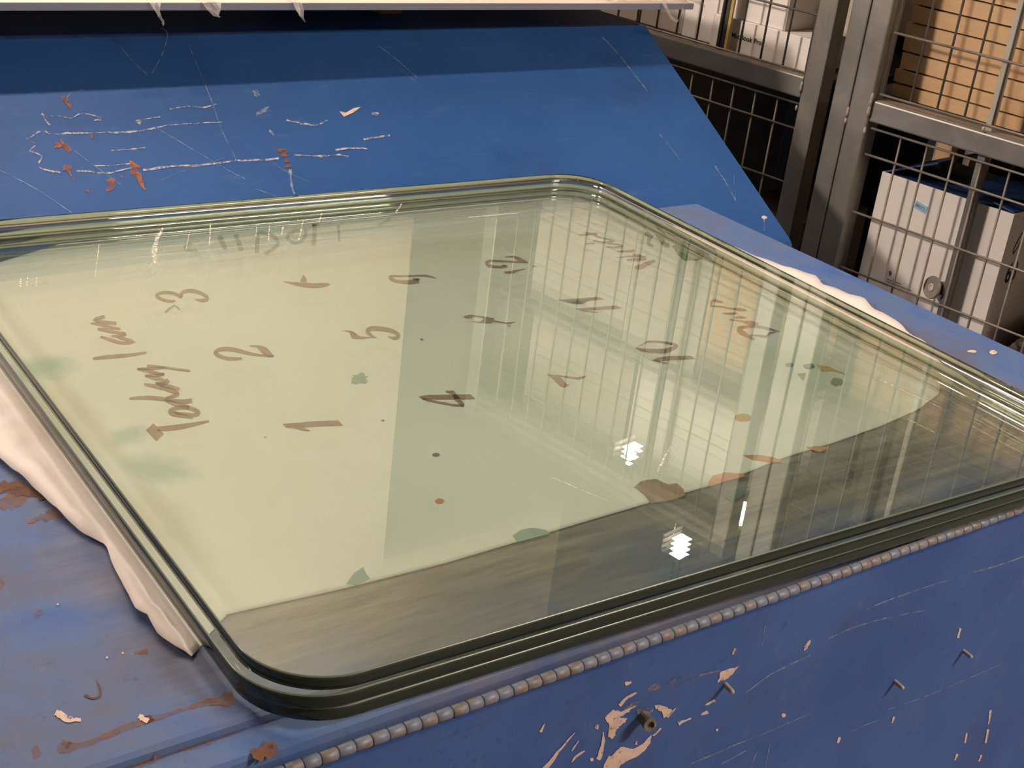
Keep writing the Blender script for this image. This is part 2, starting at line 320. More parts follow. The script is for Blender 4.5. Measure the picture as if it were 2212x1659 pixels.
M['p_grey'] = mat('print_grey', (0.30, 0.27, 0.24), 0.9); M['p_speck'] = mat('print_speck', (0.22, 0.20, 0.16), 0.9)

# ------------------------------------------------------------------ traced surface marks (metres, in each surface's own plane)
INK={'3': [('r',[[.5351,1.3227,.5337,1.3186],[.5335,1.3232,.5317,1.318],[.5313,1.3239,.5288,1.3174],[.5292,1.3252,.526,1.3178],[.5273,1.3275,.5235,1.32],[.5253,1.3306,.5213,1.3231],[.5239,1.3337,.5197,1.3265],[.5231,1.3367,.5186,1.33],[.5228,1.3395,.5181,1.3341],[.5226,1.3392,.5193,1.3404],[.5225,1.3388,.5228,1.346],[.5244,1.3405,.526,1.3486],[.5267,1.3417,.529,1.35],[.5291,1.342,.532,1.3504],[.5316,1.3416,.5349,1.35],[.534,1.3406,.5375,1.349],[.5362,1.3394,.5398,1.3473],[.5382,1.3376,.5419,1.345],[.5397,1.3354,.5436,1.3422],[.5404,1.3318,.5447,1.3382],[.5408,1.3274,.5454,1.3341],[.542,1.3241,.5456,1.333],[.5463,1.3289,.5434,1.3313],[.5478,1.3331,.5445,1.3343],[.5485,1.3347,.5468,1.3391],[.5492,1.3354,.5495,1.3427],[.5504,1.3365,.552,1.3452],[.552,1.3373,.5547,1.3468],[.5543,1.3376,.5577,1.3477],[.5569,1.3373,.561,1.348],[.5593,1.3364,.564,1.3471],[.5614,1.3346,.5665,1.3447],[.5635,1.3321,.5686,1.3414],[.5652,1.3292,.5702,1.3377],[.5664,1.3257,.5715,1.3335],[.5671,1.3218,.5724,1.329],[.5673,1.3188,.5727,1.3246],[.5672,1.318,.5717,1.3195],[.5673,1.3184,.5694,1.3141],[.5673,1.3184,.5666,1.3105],[.5663,1.3177,.564,1.3087],[.5647,1.3171,.5616,1.3081],[.5629,1.3168,.5594,1.3087],[.5608,1.3174,.5577,1.3109],[.5585,1.3186,.5562,1.314],[.5569,1.3195,.5552,1.3162]])],'am': [('r',[[.4526,1.3074,.4509,1.2994],[.4494,1.306,.4477,1.298],[.4456,1.3045,.4436,1.2964],[.442,1.3043,.44,1.2962],[.437,1.2968,.4411,1.3017],[.4394,1.2914,.4429,1.2987],[.4437,1.2861,.4469,1.2938],[.4497,1.2816,.4528,1.2894],[.4549,1.2783,.458,1.2861]]),('r',[[.4318,1.288,.4329,1.2915],[.4347,1.2859,.4368,1.2919],[.4382,1.2828,.4416,1.2908],[.4407,1.278,.4446,1.2858],[.444,1.2727,.4474,1.28],[.4496,1.2682,.4523,1.2743],[.4545,1.2652,.4565,1.2699]]),('r',[[.4332,1.2714,.4356,1.2776],[.4353,1.2693,.4383,1.2768],[.4384,1.2662,.442,1.2746],[.4423,1.262,.4458,1.2697],[.4465,1.2577,.4495,1.2646],[.451,1.2546,.4538,1.2616],[.4539,1.2525,.4572,1.2591],[.4547,1.2556,.456,1.2516],[.4541,1.2556,.4525,1.2486],[.4511,1.2551,.4491,1.2482],[.4474,1.2549,.4454,1.2487],[.4442,1.2552,.4425,1.2502],[.4418,1.2555,.4404,1.2517]]),('r',[[.4298,1.2536,.4321,1.2584],[.432,1.2495,.4348,1.2553],[.4347,1.2442,.4382,1.251],[.4372,1.2392,.4408,1.2463],[.4398,1.2347,.4434,1.242],[.4427,1.2318,.4458,1.2392],[.4463,1.2303,.4488,1.2372],[.4524,1.2299,.4542,1.2355],[.4583,1.2325,.4569,1.2342],[.4571,1.2404,.4541,1.2345],[.4533,1.2463,.4498,1.2387],[.4494,1.2492,.4468,1.2434],[.4462,1.2507,.4446,1.2471]])],'I': [('r',[[.4065,1.2059,.4081,1.2118],[.4127,1.2051,.4148,1.2123],[.4213,1.2039,.4239,1.2125],[.4306,1.2028,.4332,1.211],[.4404,1.2021,.4427,1.2093],[.4506,1.2026,.4525,1.2086],[.4584,1.2033,.46,1.2083]])],'Today': [('r',[[.4009,1.0525,.4114,1.0628],[.4019,1.0306,.4123,1.0406]]),('r',[[.4092,1.0472,.412,1.0554],[.4141,1.046,.4171,1.0547],[.4213,1.0443,.4245,1.0536],[.4295,1.0435,.4324,1.0527],[.4393,1.0445,.4416,1.0521],[.4499,1.0464,.4515,1.0515],[.4575,1.0478,.4586,1.0512]]),('r',[[.448,1.0617,.4466,1.059],[.4461,1.0643,.4441,1.0605],[.4434,1.0681,.4407,1.0627],[.4409,1.0716,.4375,1.0649],[.4386,1.0744,.4349,1.0671],[.4364,1.077,.4324,1.0695],[.4353,1.0789,.4307,1.072],[.4352,1.0791,.4303,1.0758],[.4346,1.0772,.4322,1.0813],[.4346,1.0771,.4347,1.0844],[.4359,1.0782,.4372,1.086],[.4382,1.0793,.4401,1.0871],[.4407,1.0798,.4431,1.0875],[.4436,1.0795,.4464,1.0871],[.4467,1.0786,.4499,1.0861],[.4493,1.0769,.453,1.0841],[.4514,1.0739,.4555,1.0807],[.453,1.07,.4575,1.0764],[.4536,1.0674,.4584,1.0721],[.454,1.0687,.4568,1.066],[.4542,1.069,.4534,1.0622],[.4529,1.0684,.4506,1.0613],[.4507,1.0691,.4477,1.0623],[.4477,1.0708,.4447,1.0643],[.4447,1.0727,.4418,1.0666],[.4416,1.0747,.439,1.0694],[.4386,1.0769,.4364,1.0724],[.4365,1.0785,.4346,1.0745]]),('r',[[.4612,1.0974,.4583,1.0887],[.4569,1.0974,.4538,1.0886],[.4514,1.0984,.4478,1.0899],[.4464,1.102,.4428,1.0943],[.4407,1.1067,.4374,1.0996],[.4341,1.1119,.4308,1.1043],[.4267,1.1163,.4236,1.1085],[.4173,1.1177,.4153,1.112],[.4098,1.118,.4087,1.1145]]),('r',[[.4361,1.1009,.4383,1.1047],[.4374,1.096,.441,1.1023],[.44,1.0896,.4448,1.0981],[.4453,1.0825,.4497,1.0904],[.4501,1.077,.4538,1.0835]]),('r',[[.431,1.1377,.433,1.142],[.4346,1.1333,.4374,1.1393],[.4393,1.1275,.4431,1.1351],[.4437,1.1212,.448,1.1293],[.4476,1.1153,.4521,1.1234],[.4503,1.1116,.4547,1.1188],[.4515,1.1095,.4559,1.1148],[.4528,1.1127,.4537,1.1075],[.4517,1.1122,.4502,1.1049],[.446,1.11,.4445,1.1034],[.4406,1.1081,.4392,1.1024]]),('r',[[.4596,1.1218,.4575,1.1176],[.456,1.1273,.4527,1.1207],[.4515,1.1336,.4472,1.1251],[.4468,1.1377,.4435,1.1311],[.4432,1.1404,.441,1.1362]]),('r',[[.4414,1.1346,.4439,1.1404],[.444,1.1326,.4467,1.1394],[.4475,1.1309,.45,1.1387],[.4516,1.1322,.453,1.1395],[.456,1.1366,.4538,1.1392],[.4564,1.1429,.4532,1.1386],[.4551,1.1451,.4526,1.1413]]),('r',[[.4381,1.1543,.4402,1.1587],[.4409,1.1501,.4437,1.1557],[.4443,1.1451,.4478,1.1521],[.447,1.1418,.4508,1.1492],[.4488,1.1394,.453,1.1458],[.4491,1.1372,.4531,1.1408],[.449,1.1352,.4523,1.1373]]),('r',[[.4582,1.1571,.4564,1.1515],[.455,1.1577,.4527,1.1507],[.4505,1.1584,.4478,1.1504],[.4447,1.1585,.4425,1.1523],[.4399,1.1586,.4384,1.1544]]),('r',[[.4365,1.1713,.4383,1.1755],[.4391,1.1682,.4417,1.1741],[.4424,1.1639,.4461,1.1714],[.4458,1.1586,.4499,1.1663],[.4494,1.1538,.4531,1.1613],[.4532,1.1523,.4558,1.1585],[.456,1.1521,.4578,1.1568]]),('r',[[.4476,1.1743,.4499,1.1799],[.4512,1.172,.4536,1.1777],[.4556,1.1692,.4581,1.1748],[.4589,1.1671,.4613,1.1725],[.4622,1.165,.4645,1.17],[.4658,1.1623,.468,1.1671],[.47,1.1591,.4721,1.1637],[.4762,1.1545,.4783,1.1591],[.4814,1.1507,.4835,1.1552]]),('r',[[.4373,1.1708,.4391,1.1755],[.4415,1.1687,.4436,1.1746],[.4475,1.1665,.4499,1.1732],[.4557,1.1658,.4576,1.1711],[.4627,1.1656,.464,1.1694]])],'2': [('r',[[.5411,1.1655,.5391,1.1606],[.5384,1.1664,.536,1.1607],[.5346,1.1678,.5317,1.1609],[.5313,1.1694,.5277,1.1617],[.5288,1.1713,.5249,1.1636],[.5266,1.1735,.5226,1.1662],[.525,1.176,.5207,1.169],[.5239,1.1791,.5192,1.1724],[.5233,1.1823,.5182,1.1762],[.5233,1.1835,.5184,1.1814],[.5229,1.1825,.5215,1.1879],[.524,1.1836,.5249,1.1916],[.5259,1.1847,.5283,1.1937],[.5284,1.1851,.5317,1.1943],[.5315,1.1846,.5353,1.1941],[.5344,1.1836,.5387,1.193],[.5369,1.182,.5416,1.1912],[.5394,1.1797,.5442,1.1886],[.5419,1.1772,.5467,1.1856],[.5445,1.1742,.549,1.182],[.5471,1.171,.5513,1.178],[.5498,1.1681,.5535,1.1746],[.5522,1.166,.5554,1.172],[.5545,1.1645,.5574,1.1699],[.5575,1.1627,.5599,1.1675],[.5618,1.1603,.5639,1.1644],[.5667,1.1577,.5685,1.1611],[.5702,1.1559,.5717,1.1588]]),('r',[[.5592,1.1869,.5601,1.189],[.5621,1.1851,.5637,1.1885],[.5649,1.1816,.5682,1.1872],[.5647,1.1753,.5715,1.1842],[.564,1.1686,.5736,1.1796],[.5643,1.1627,.5738,1.1729],[.5654,1.1574,.5731,1.1669],[.5686,1.1558,.5726,1.1619],[.5713,1.1561,.5724,1.1579]])],'1': [('p',[[.5165,1.0212],[.5321,1.0179],[.5401,1.0171],[.5666,1.0097],[.5663,.9988],[.5466,1.0048],[.5298,1.0091],[.5334,1.0016],[.5329,.9996],[.5277,1.0027],[.5223,1.0106],[.5164,1.0135]])],'4': [('p',[[.6626,1.0272],[.6723,1.0268],[.7133,1.0136],[.7125,1.0033],[.7004,1.0066],[.6635,1.0198]]),('r',[[.6622,1.0199,.6645,1.0231],[.6709,1.0092,.6736,1.0128],[.6827,.9976,.6853,1.0012],[.6924,.992,.6949,.9958]]),('r',[[.6926,1.0261,.6946,1.029],[.6961,1.0208,.7019,1.0264],[.6921,1.0084,.6995,1.0131],[.6902,.993,.6958,.9966]])],'5': [('r',[[.6676,1.1909,.6683,1.1921],[.67,1.1886,.6717,1.1914],[.6717,1.1848,.6755,1.1897],[.6693,1.1793,.6769,1.1856],[.6671,1.172,.6775,1.1828],[.6697,1.1684,.6771,1.1786],[.6737,1.1676,.6774,1.1735],[.6778,1.167,.68,1.171],[.6823,1.1666,.6838,1.1694],[.6879,1.1657,.689,1.1678],[.6923,1.1649,.6933,1.1668]]),('r',[[.6911,1.1676,.6895,1.1658],[.6915,1.171,.6888,1.1681],[.6921,1.1757,.6878,1.1713],[.6928,1.1796,.6872,1.1746],[.6936,1.182,.6874,1.1779],[.6938,1.1826,.6886,1.1822],[.6929,1.181,.6921,1.1879],[.6933,1.1812,.6958,1.1911],[.6951,1.1821,.6992,1.1927],[.6973,1.1824,.7025,1.1932],[.6998,1.1817,.7058,1.1925],[.7026,1.1801,.7091,1.191],[.7054,1.1783,.7121,1.1891],[.7081,1.1765,.7148,1.1869],[.7107,1.1745,.7172,1.1841],[.7127,1.1722,.7192,1.181],[.7142,1.1694,.7205,1.1773],[.7151,1.1663,.7213,1.1732],[.7153,1.1638,.7214,1.1691],[.715,1.1627,.7202,1.1644],[.7147,1.1623,.7177,1.1595],[.7146,1.1623,.7145,1.1556],[.7141,1.1618,.7115,1.1536],[.7128,1.1611,.709,1.1531],[.7112,1.1608,.707,1.1539],[.7094,1.1615,.7059,1.1565],[.7075,1.163,.7052,1.16],[.7061,1.1642,.7049,1.1626]])],'6': [('r',[[.6669,1.3377,.6675,1.3388],[.6698,1.3332,.6716,1.3364],[.6736,1.3274,.677,1.3334],[.6768,1.3219,.6819,1.3309],[.6807,1.3168,.687,1.3283],[.6865,1.3125,.6932,1.3252],[.6931,1.3096,.6995,1.3225],[.7003,1.3089,.706,1.3211],[.7069,1.3096,.7116,1.3198],[.7117,1.3118,.7143,1.3175],[.7147,1.3139,.7155,1.3156]]),('r',[[.6852,1.3309,.6993,1.3503],[.6868,1.3304,.6988,1.346],[.6887,1.3305,.6976,1.3393],[.6898,1.3294,.6945,1.3322],[.6901,1.3271,.6919,1.3279]])],'9': [('r',[[.8445,1.2965,.8429,1.2944],[.8422,1.3025,.8394,1.2986],[.8381,1.3089,.8344,1.3033],[.8317,1.3106,.8287,1.3055],[.8244,1.3112,.8221,1.3071],[.8171,1.3132,.8147,1.3091],[.8099,1.3154,.8072,1.3107],[.8032,1.3181,.7998,1.3121],[.7976,1.3199,.7938,1.3123],[.7925,1.3174,.7927,1.3117],[.7882,1.3086,.7945,1.3141],[.7882,1.3028,.7943,1.3101],[.7901,1.2973,.7957,1.3052],[.794,1.2928,.7997,1.3017],[.7993,1.2892,.8052,1.2994],[.8057,1.2873,.812,1.299],[.8118,1.2869,.8182,1.2995],[.8165,1.288,.8211,1.2997],[.8241,1.2995,.8168,1.2917],[.8208,1.3023,.8166,1.2966],[.817,1.304,.8155,1.3019]])],'8': [('p',[[.8117,1.1848],[.822,1.1872],[.8354,1.1771],[.8437,1.1694],[.8395,1.1646],[.848,1.1556],[.8618,1.1528],[.8499,1.1501],[.8366,1.1618],[.8317,1.1586],[.8213,1.1637],[.8119,1.1712],[.8226,1.1657],[.8305,1.1712],[.8309,1.1753],[.8233,1.1823],[.8191,1.1774],[.813,1.1782]])],'12': [('r',[[.9666,1.332,.9676,1.3336],[.9711,1.3302,.9734,1.3337],[.9753,1.3268,.9799,1.3328],[.9748,1.3207,.9829,1.3295],[.9745,1.3139,.9842,1.3247],[.9788,1.3093,.9846,1.316],[.9831,1.3066,.9845,1.3083]]),('r',[[.9845,1.3083,.9832,1.3065],[.9783,1.3114,.9762,1.3084],[.9705,1.3154,.9675,1.3111],[.9637,1.3193,.9602,1.3144],[.9569,1.3231,.9531,1.3176],[.95,1.3268,.9458,1.3207],[.9436,1.3295,.9391,1.3221],[.9383,1.3298,.9338,1.32],[.9308,1.3244,.9333,1.3195],[.9253,1.3135,.934,1.3204],[.9257,1.3069,.9334,1.3161],[.9309,1.3033,.9364,1.311],[.9375,1.3012,.9414,1.3072],[.9439,1.3002,.9481,1.3072],[.9505,1.3019,.9511,1.3074],[.9508,1.309,.9471,1.3039],[.9466,1.3094,.9449,1.307]]),('p',[[.9795,1.2938],[.9862,1.2963],[.9894,1.2918],[.9838,1.2919]]),('r',[[.9347,1.286,.9371,1.2895],[.9372,1.2834,.9413,1.2895],[.9415,1.2812,.9466,1.2895],[.9475,1.2828,.9514,1.2898],[.9541,1.2854,.9568,1.2901],[.9616,1.2876,.9632,1.2903],[.9677,1.2892,.9684,1.2904]])],'11': [('p',[[.9468,1.1923],[1.0008,1.1852],[1.003,1.1758],[.9947,1.1771],[.9517,1.1833],[.968,1.1741],[.9659,1.1721],[.9569,1.1771]]),('p',[[.9503,1.1632],[1.0047,1.1563],[1.0069,1.1463],[.9595,1.1545],[.9709,1.1457],[.9692,1.1442],[.9541,1.1537]])],'7': [('p',[[.813,1.0259],[.8244,1.0197],[.8399,1.0088],[.8534,1.0082],[.8379,1.0032],[.8322,1.0084],[.8243,1.0165],[.8195,.9983],[.8222,.9969],[.8125,.9936],[.81,.9966],[.8144,1.019]])],'10': [('r',[[.9482,1.0482,.9498,1.0498],[.9483,1.0456,.9512,1.0484],[.9486,1.0419,.9533,1.0466],[.9496,1.0386,.9555,1.0449],[.9514,1.0363,.9578,1.0435],[.9538,1.0344,.9605,1.0423],[.9567,1.0326,.9638,1.0409],[.9604,1.0302,.9681,1.0392],[.9648,1.0277,.973,1.0375],[.9695,1.0261,.9775,1.0364],[.9743,1.0259,.9814,1.0361],[.9791,1.0267,.9852,1.0362],[.9837,1.028,.989,1.0368],[.9886,1.0296,.9929,1.0379],[.9936,1.0319,.9964,1.0391],[.9994,1.0364,.9961,1.0384],[1.0019,1.0421,.9951,1.0367],[1.0006,1.0443,.9949,1.0388],[.9985,1.0465,.9935,1.0414],[.9955,1.0494,.991,1.0446],[.9916,1.0526,.9873,1.0479],[.9875,1.0553,.9835,1.0508],[.9828,1.0574,.9792,1.0532],[.9779,1.059,.9747,1.0551],[.9745,1.0601,.9715,1.0565]]),('r',[[.9734,1.0594,.972,1.0564],[.9623,1.0542,.9614,1.0524],[.9548,1.0521,.9538,1.0503]]),('p',[[.9446,1.0153],[.9555,1.0195],[.9722,1.0182],[.9945,1.0109],[.9945,1.0024],[.9765,1.0064],[.9622,1.0091],[.9495,1.012],[.9579,1.0032],[.9549,1.0031]])],'Warm': [('r',[[1.1069,1.25,1.1119,1.2559],[1.1077,1.2462,1.1161,1.2568],[1.1116,1.2434,1.1215,1.2584],[1.1202,1.2468,1.128,1.2611],[1.1296,1.2518,1.1369,1.2646],[1.1407,1.2567,1.1471,1.2673],[1.15,1.2607,1.1551,1.2691]]),('r',[[1.1145,1.2756,1.1168,1.2787],[1.1188,1.2729,1.1242,1.2801],[1.1252,1.2701,1.1333,1.2807],[1.1342,1.2695,1.1406,1.2777],[1.1419,1.2696,1.1458,1.2746]]),('r',[[1.1333,1.2874,1.1377,1.293],[1.1365,1.2856,1.1424,1.2926],[1.1399,1.2826,1.1471,1.2901],[1.1414,1.2765,1.1473,1.2819],[1.1422,1.2709,1.1462,1.2743]]),('r',[[1.1076,1.2877,1.109,1.2896],[1.117,1.2869,1.1194,1.2901],[1.1289,1.2853,1.1323,1.2897],[1.1405,1.2821,1.1435,1.2857],[1.1496,1.2792,1.1516,1.2817]]),('r',[[1.123,1.3067,1.1255,1.3099],[1.1276,1.3036,1.1318,1.3089],[1.1339,1.3003,1.1397,1.3079],[1.1407,1.2991,1.1473,1.3081],[1.1461,1.2988,1.1532,1.3085]]),('r',[[1.1193,1.3243,1.1224,1.3282],[1.1217,1.3222,1.1256,1.327],[1.1252,1.3193,1.1302,1.3255],[1.1292,1.3173,1.1346,1.3244],[1.134,1.3169,1.1391,1.324],[1.1392,1.3176,1.1435,1.324],[1.1444,1.3201,1.1446,1.3236],[1.1474,1.3264,1.1426,1.3218],[1.146,1.3294,1.1417,1.3247],[1.1435,1.3321,1.1397,1.3276],[1.1396,1.3343,1.1361,1.3301],[1.1347,1.3364,1.1314,1.3323],[1.1311,1.3378,1.128,1.3339]]),('r',[[1.1375,1.352,1.1409,1.3558],[1.1408,1.3453,1.146,1.351],[1.1427,1.3408,1.1485,1.3436],[1.1415,1.3435,1.1363,1.3357],[1.1325,1.3432,1.1274,1.3367],[1.125,1.3479,1.121,1.3432],[1.1193,1.3531,1.1166,1.3499]]),('r',[[1.0983,1.3415,1.1011,1.3455],[1.1114,1.3389,1.1157,1.3449]]),('r',[[1.1111,1.3737,1.1125,1.3757],[1.117,1.3716,1.1209,1.3771],[1.1246,1.3693,1.1309,1.3782],[1.1319,1.3685,1.1382,1.3771],[1.1376,1.3682,1.1431,1.3758]]),('r',[[1.1252,1.3816,1.1268,1.3836],[1.1275,1.3783,1.1305,1.3819],[1.1298,1.3734,1.1344,1.3784],[1.1301,1.3668,1.135,1.3717],[1.1307,1.3598,1.1353,1.3647],[1.1344,1.3543,1.1381,1.3584],[1.1379,1.3506,1.1407,1.3538]])],'Day': [('r',[[1.1018,1.0228,1.0969,1.0192],[1.1023,1.0265,1.0961,1.0218],[1.103,1.0316,1.0949,1.0255],[1.1038,1.0366,1.094,1.0295],[1.1047,1.0412,1.0936,1.0333],[1.1057,1.0457,1.0935,1.0373],[1.1066,1.0493,1.0939,1.0409],[1.107,1.0514,1.0947,1.0441],[1.1062,1.0508,1.0971,1.0485],[1.1029,1.0477,1.1034,1.0547],[1.1031,1.0481,1.108,1.057],[1.1057,1.0493,1.1117,1.0575],[1.1096,1.05,1.1156,1.0573],[1.115,1.0499,1.1207,1.0565],[1.1211,1.0491,1.1266,1.0551],[1.1264,1.0474,1.1319,1.053],[1.1301,1.0444,1.1361,1.0501],[1.1331,1.0405,1.1396,1.0465],[1.136,1.0368,1.1424,1.0425],[1.1395,1.0334,1.1444,1.0377],[1.143,1.0303,1.1456,1.0326],[1.1454,1.0281,1.1464,1.0289]]),('r',[[1.1016,1.0303,1.1041,1.0331],[1.1057,1.0286,1.1091,1.0322],[1.1105,1.0261,1.115,1.0306],[1.113,1.0222,1.1186,1.0274],[1.1166,1.0195,1.1214,1.0255],[1.1239,1.0233,1.1254,1.0278],[1.1294,1.0271,1.1321,1.0316],[1.1351,1.0281,1.1376,1.0311],[1.1398,1.0284,1.1411,1.0298]]),('r',[[1.1102,1.0757,1.1131,1.0786],[1.1157,1.0718,1.1185,1.0746],[1.1213,1.0663,1.1252,1.07],[1.1222,1.0593,1.1309,1.0672],[1.1233,1.0532,1.1354,1.0647],[1.1289,1.0517,1.1378,1.0607],[1.1341,1.052,1.1392,1.0573]]),('r',[[1.1204,1.0779,1.1224,1.0804],[1.1228,1.0769,1.1267,1.0817],[1.1261,1.0756,1.1319,1.082],[1.1306,1.0743,1.1351,1.0789],[1.1345,1.0733,1.1369,1.0757]]),('r',[[1.1152,1.0944,1.1171,1.0964],[1.1192,1.0907,1.1234,1.0952],[1.1247,1.0871,1.1304,1.0937],[1.1307,1.0877,1.1344,1.0923],[1.1353,1.0893,1.1369,1.0913]]),('r',[[1.1194,1.1155,1.1217,1.1181],[1.1226,1.1137,1.1256,1.1171],[1.127,1.1108,1.1309,1.1148],[1.1321,1.1061,1.1356,1.1096],[1.137,1.1011,1.1405,1.1046],[1.1404,1.0969,1.1461,1.1027],[1.1436,1.0937,1.151,1.1011],[1.1488,1.0924,1.1533,1.0969],[1.1532,1.0921,1.1542,1.0931]]),('r',[[1.1194,1.116,1.1166,1.1165],[1.1253,1.1234,1.1234,1.1242],[1.1311,1.1297,1.1318,1.1325],[1.1322,1.128,1.1377,1.1341],[1.1336,1.1246,1.1412,1.1321],[1.1379,1.1227,1.1428,1.1274],[1.1418,1.1213,1.1433,1.1228]])]}
PETALS=[('brown',('p',[[.7503,.8017],[.7633,.808],[.771,.8076],[.7793,.806],[.7813,.798],[.7839,.7933],[.7921,.7927],[.7907,.7808],[.7842,.7719],[.767,.7704],[.7457,.7732],[.7506,.7875]])),('orange',('p',[[.8203,.7821],[.8333,.7906],[.848,.7912],[.8614,.7839],[.8627,.7778],[.8418,.778],[.8165,.7765]])),('orange',('p',[[.8881,.8106],[.9045,.8051],[.9142,.7963],[.9188,.7848],[.9018,.7896],[.8913,.8005]])),('orange',('p',[[.9608,.7989],[.9734,.797],[.9848,.7895],[.9655,.786]])),('dark_teal',('p',[[.8175,.7565],[.8281,.7628],[.8407,.7612],[.8485,.7544],[.8312,.7508],[.8182,.7475]])),('ochre',('p',[[.9533,.8688],[.9497,.8659],[.945,.8641],[.9403,.8641],[.9371,.8659],[.9345,.8682],[.9343,.8716],[.9369,.875],[.9402,.8781],[.9449,.8794],[.9495,.8796],[.9529,.878],[.9557,.8757],[.9554,.8722]])),('orange',('p',[[.5811,.8455],[.5795,.844],[.5776,.8432],[.5758,.843],[.5742,.8436],[.573,.8448],[.5731,.8467],[.5738,.8485],[.5751,.8501],[.5769,.8509],[.5788,.8513],[.5805,.8507],[.5815,.8493],[.5815,.8474]])),('teal',('p',[[.6036,.776],[.615,.7813],[.6261,.7805],[.6347,.7729],[.6342,.7669],[.6165,.7667],[.6026,.7664]])),('teal',('p',[[.4482,.7689],[.4604,.7793],[.4708,.7839],[.4684,.7758],[.4679,.7677],[.454,.7637]])),('green',('p',[[1.2128,1.303],[1.2194,1.3061],[1.2278,1.3088],[1.2346,1.3116],[1.2375,1.3097],[1.2435,1.3129],[1.2477,1.3116],[1.2468,1.3055],[1.2468,1.2993],[1.2454,1.2938],[1.2427,1.2889],[1.2381,1.2819],[1.2355,1.2785],[1.2334,1.2716],[1.2292,1.262],[1.226,1.2527],[1.2205,1.252],[1.2116,1.2492],[1.2048,1.2484],[1.2028,1.251],[1.1974,1.2514],[1.1922,1.2521],[1.1925,1.2582],[1.1957,1.2646],[1.1969,1.2717],[1.1965,1.274],[1.2005,1.2794],[1.2033,1.284],[1.2078,1.2912],[1.2101,1.2974]])),('teal',('p',[[.6344,1.0794],[.633,1.0776],[.6334,1.0733],[.6303,1.0731],[.6281,1.0695],[.6261,1.0737],[.6238,1.0724],[.6224,1.0737],[.6176,1.0712],[.6169,1.074],[.6155,1.0763],[.6176,1.0797],[.6203,1.0822],[.6196,1.0847],[.6218,1.0864],[.6241,1.0873],[.6249,1.0913],[.6275,1.0909],[.6294,1.0902],[.6323,1.0925],[.636,1.0942],[.6381,1.0926],[.6371,1.0884],[.6356,1.0853],[.6395,1.0842],[.6353,1.0814]])),('green',('r',[[1.2066,1.3539,1.2163,1.3615],[1.2021,1.3468,1.2185,1.3596],[1.2034,1.3434,1.2154,1.3516],[1.2019,1.341,1.2139,1.3423],[1.201,1.3395,1.2013,1.3326],[1.1939,1.3333,1.1945,1.3248],[1.1858,1.3234,1.193,1.3254],[1.181,1.3139,1.1906,1.3217],[1.1821,1.3094,1.1908,1.3172],[1.1849,1.3083,1.1889,1.3119]])),('green',('r',[[1.2199,1.3475,1.2272,1.3516],[1.2185,1.3437,1.2278,1.3489],[1.2136,1.3365,1.2244,1.3428],[1.2114,1.3302,1.2242,1.3383],[1.2082,1.3231,1.2203,1.331],[1.2015,1.3132,1.2189,1.3251],[1.2039,1.3098,1.2138,1.3171],[1.1995,1.3019,1.2156,1.3147],[1.2037,1.3014,1.2147,1.3105],[1.2038,1.2989,1.2093,1.3034]])),('dark_teal',('p',[[1.0927,.9516],[1.0908,.9496],[1.0879,.9482],[1.0848,.9476],[1.0836,.9493],[1.0817,.9503],[1.0831,.9526],[1.0838,.9548],[1.0865,.9564],[1.0892,.9576],[1.0916,.9574],[1.0945,.9576],[1.0944,.9554],[1.0954,.9537]])),('dark_teal',('p',[[1.1144,.9401],[1.1117,.9377],[1.1077,.9363],[1.1039,.9365],[1.1001,.937],[1.0982,.9392],[1.0998,.9422],[1.1014,.9447],[1.1037,.9476],[1.108,.9477],[1.1117,.9484],[1.1147,.9473],[1.1178,.9458],[1.1155,.9427]])),('dark_teal',('p',[[1.0796,.9324],[1.0918,.9306],[1.0716,.9144]])),('ochre',('p',[[1.1206,.943],[1.1291,.9336],[1.134,.9104],[1.1249,.9225],[1.1117,.9272]])),('grey',('p',[[1.1146,.8976],[1.1102,.8941],[1.1052,.8919],[1.102,.8931],[1.0969,.892],[1.0976,.8958],[1.097,.8988],[1.1006,.9027],[1.1052,.9057],[1.1101,.9088],[1.1145,.909],[1.1167,.9071],[1.119,.9053],[1.1173,.9015]])),('teal',('r',[[.5129,1.2922,.513,1.2968],[.5203,1.3002,.5207,1.3052],[.5274,1.3063,.5293,1.3121],[.5286,1.3016,.5313,1.3051],[.5284,1.2945,.5306,1.2968]])),('speck',('p',[[.7376,1.1446],[.7361,1.1432],[.7345,1.1432],[.7336,1.1442],[.7336,1.146],[.7353,1.1476],[.737,1.1474],[.7383,1.1466]])),('speck',('p',[[.6068,.9941],[.6055,.9931],[.6041,.9928],[.6034,.9939],[.6036,.9953],[.6048,.9962],[.6062,.9966],[.607,.9956]])),('speck',('p',[[.6202,.9174],[.6176,.9155],[.6149,.9155],[.6135,.9174],[.6135,.9201],[.6161,.9218],[.6189,.9221],[.6207,.9203]])),('speck',('p',[[.4924,1.003],[.4916,1.0021],[.4907,1.0023],[.4901,1.0029],[.49,1.0039],[.4909,1.0046],[.4918,1.0046],[.4923,1.004]])),('speck',('p',[[.849,1.1451],[.8476,1.1442],[.8462,1.1439],[.8455,1.1448],[.8457,1.1462],[.8472,1.1473],[.8486,1.1475],[.849,1.1465]]))]
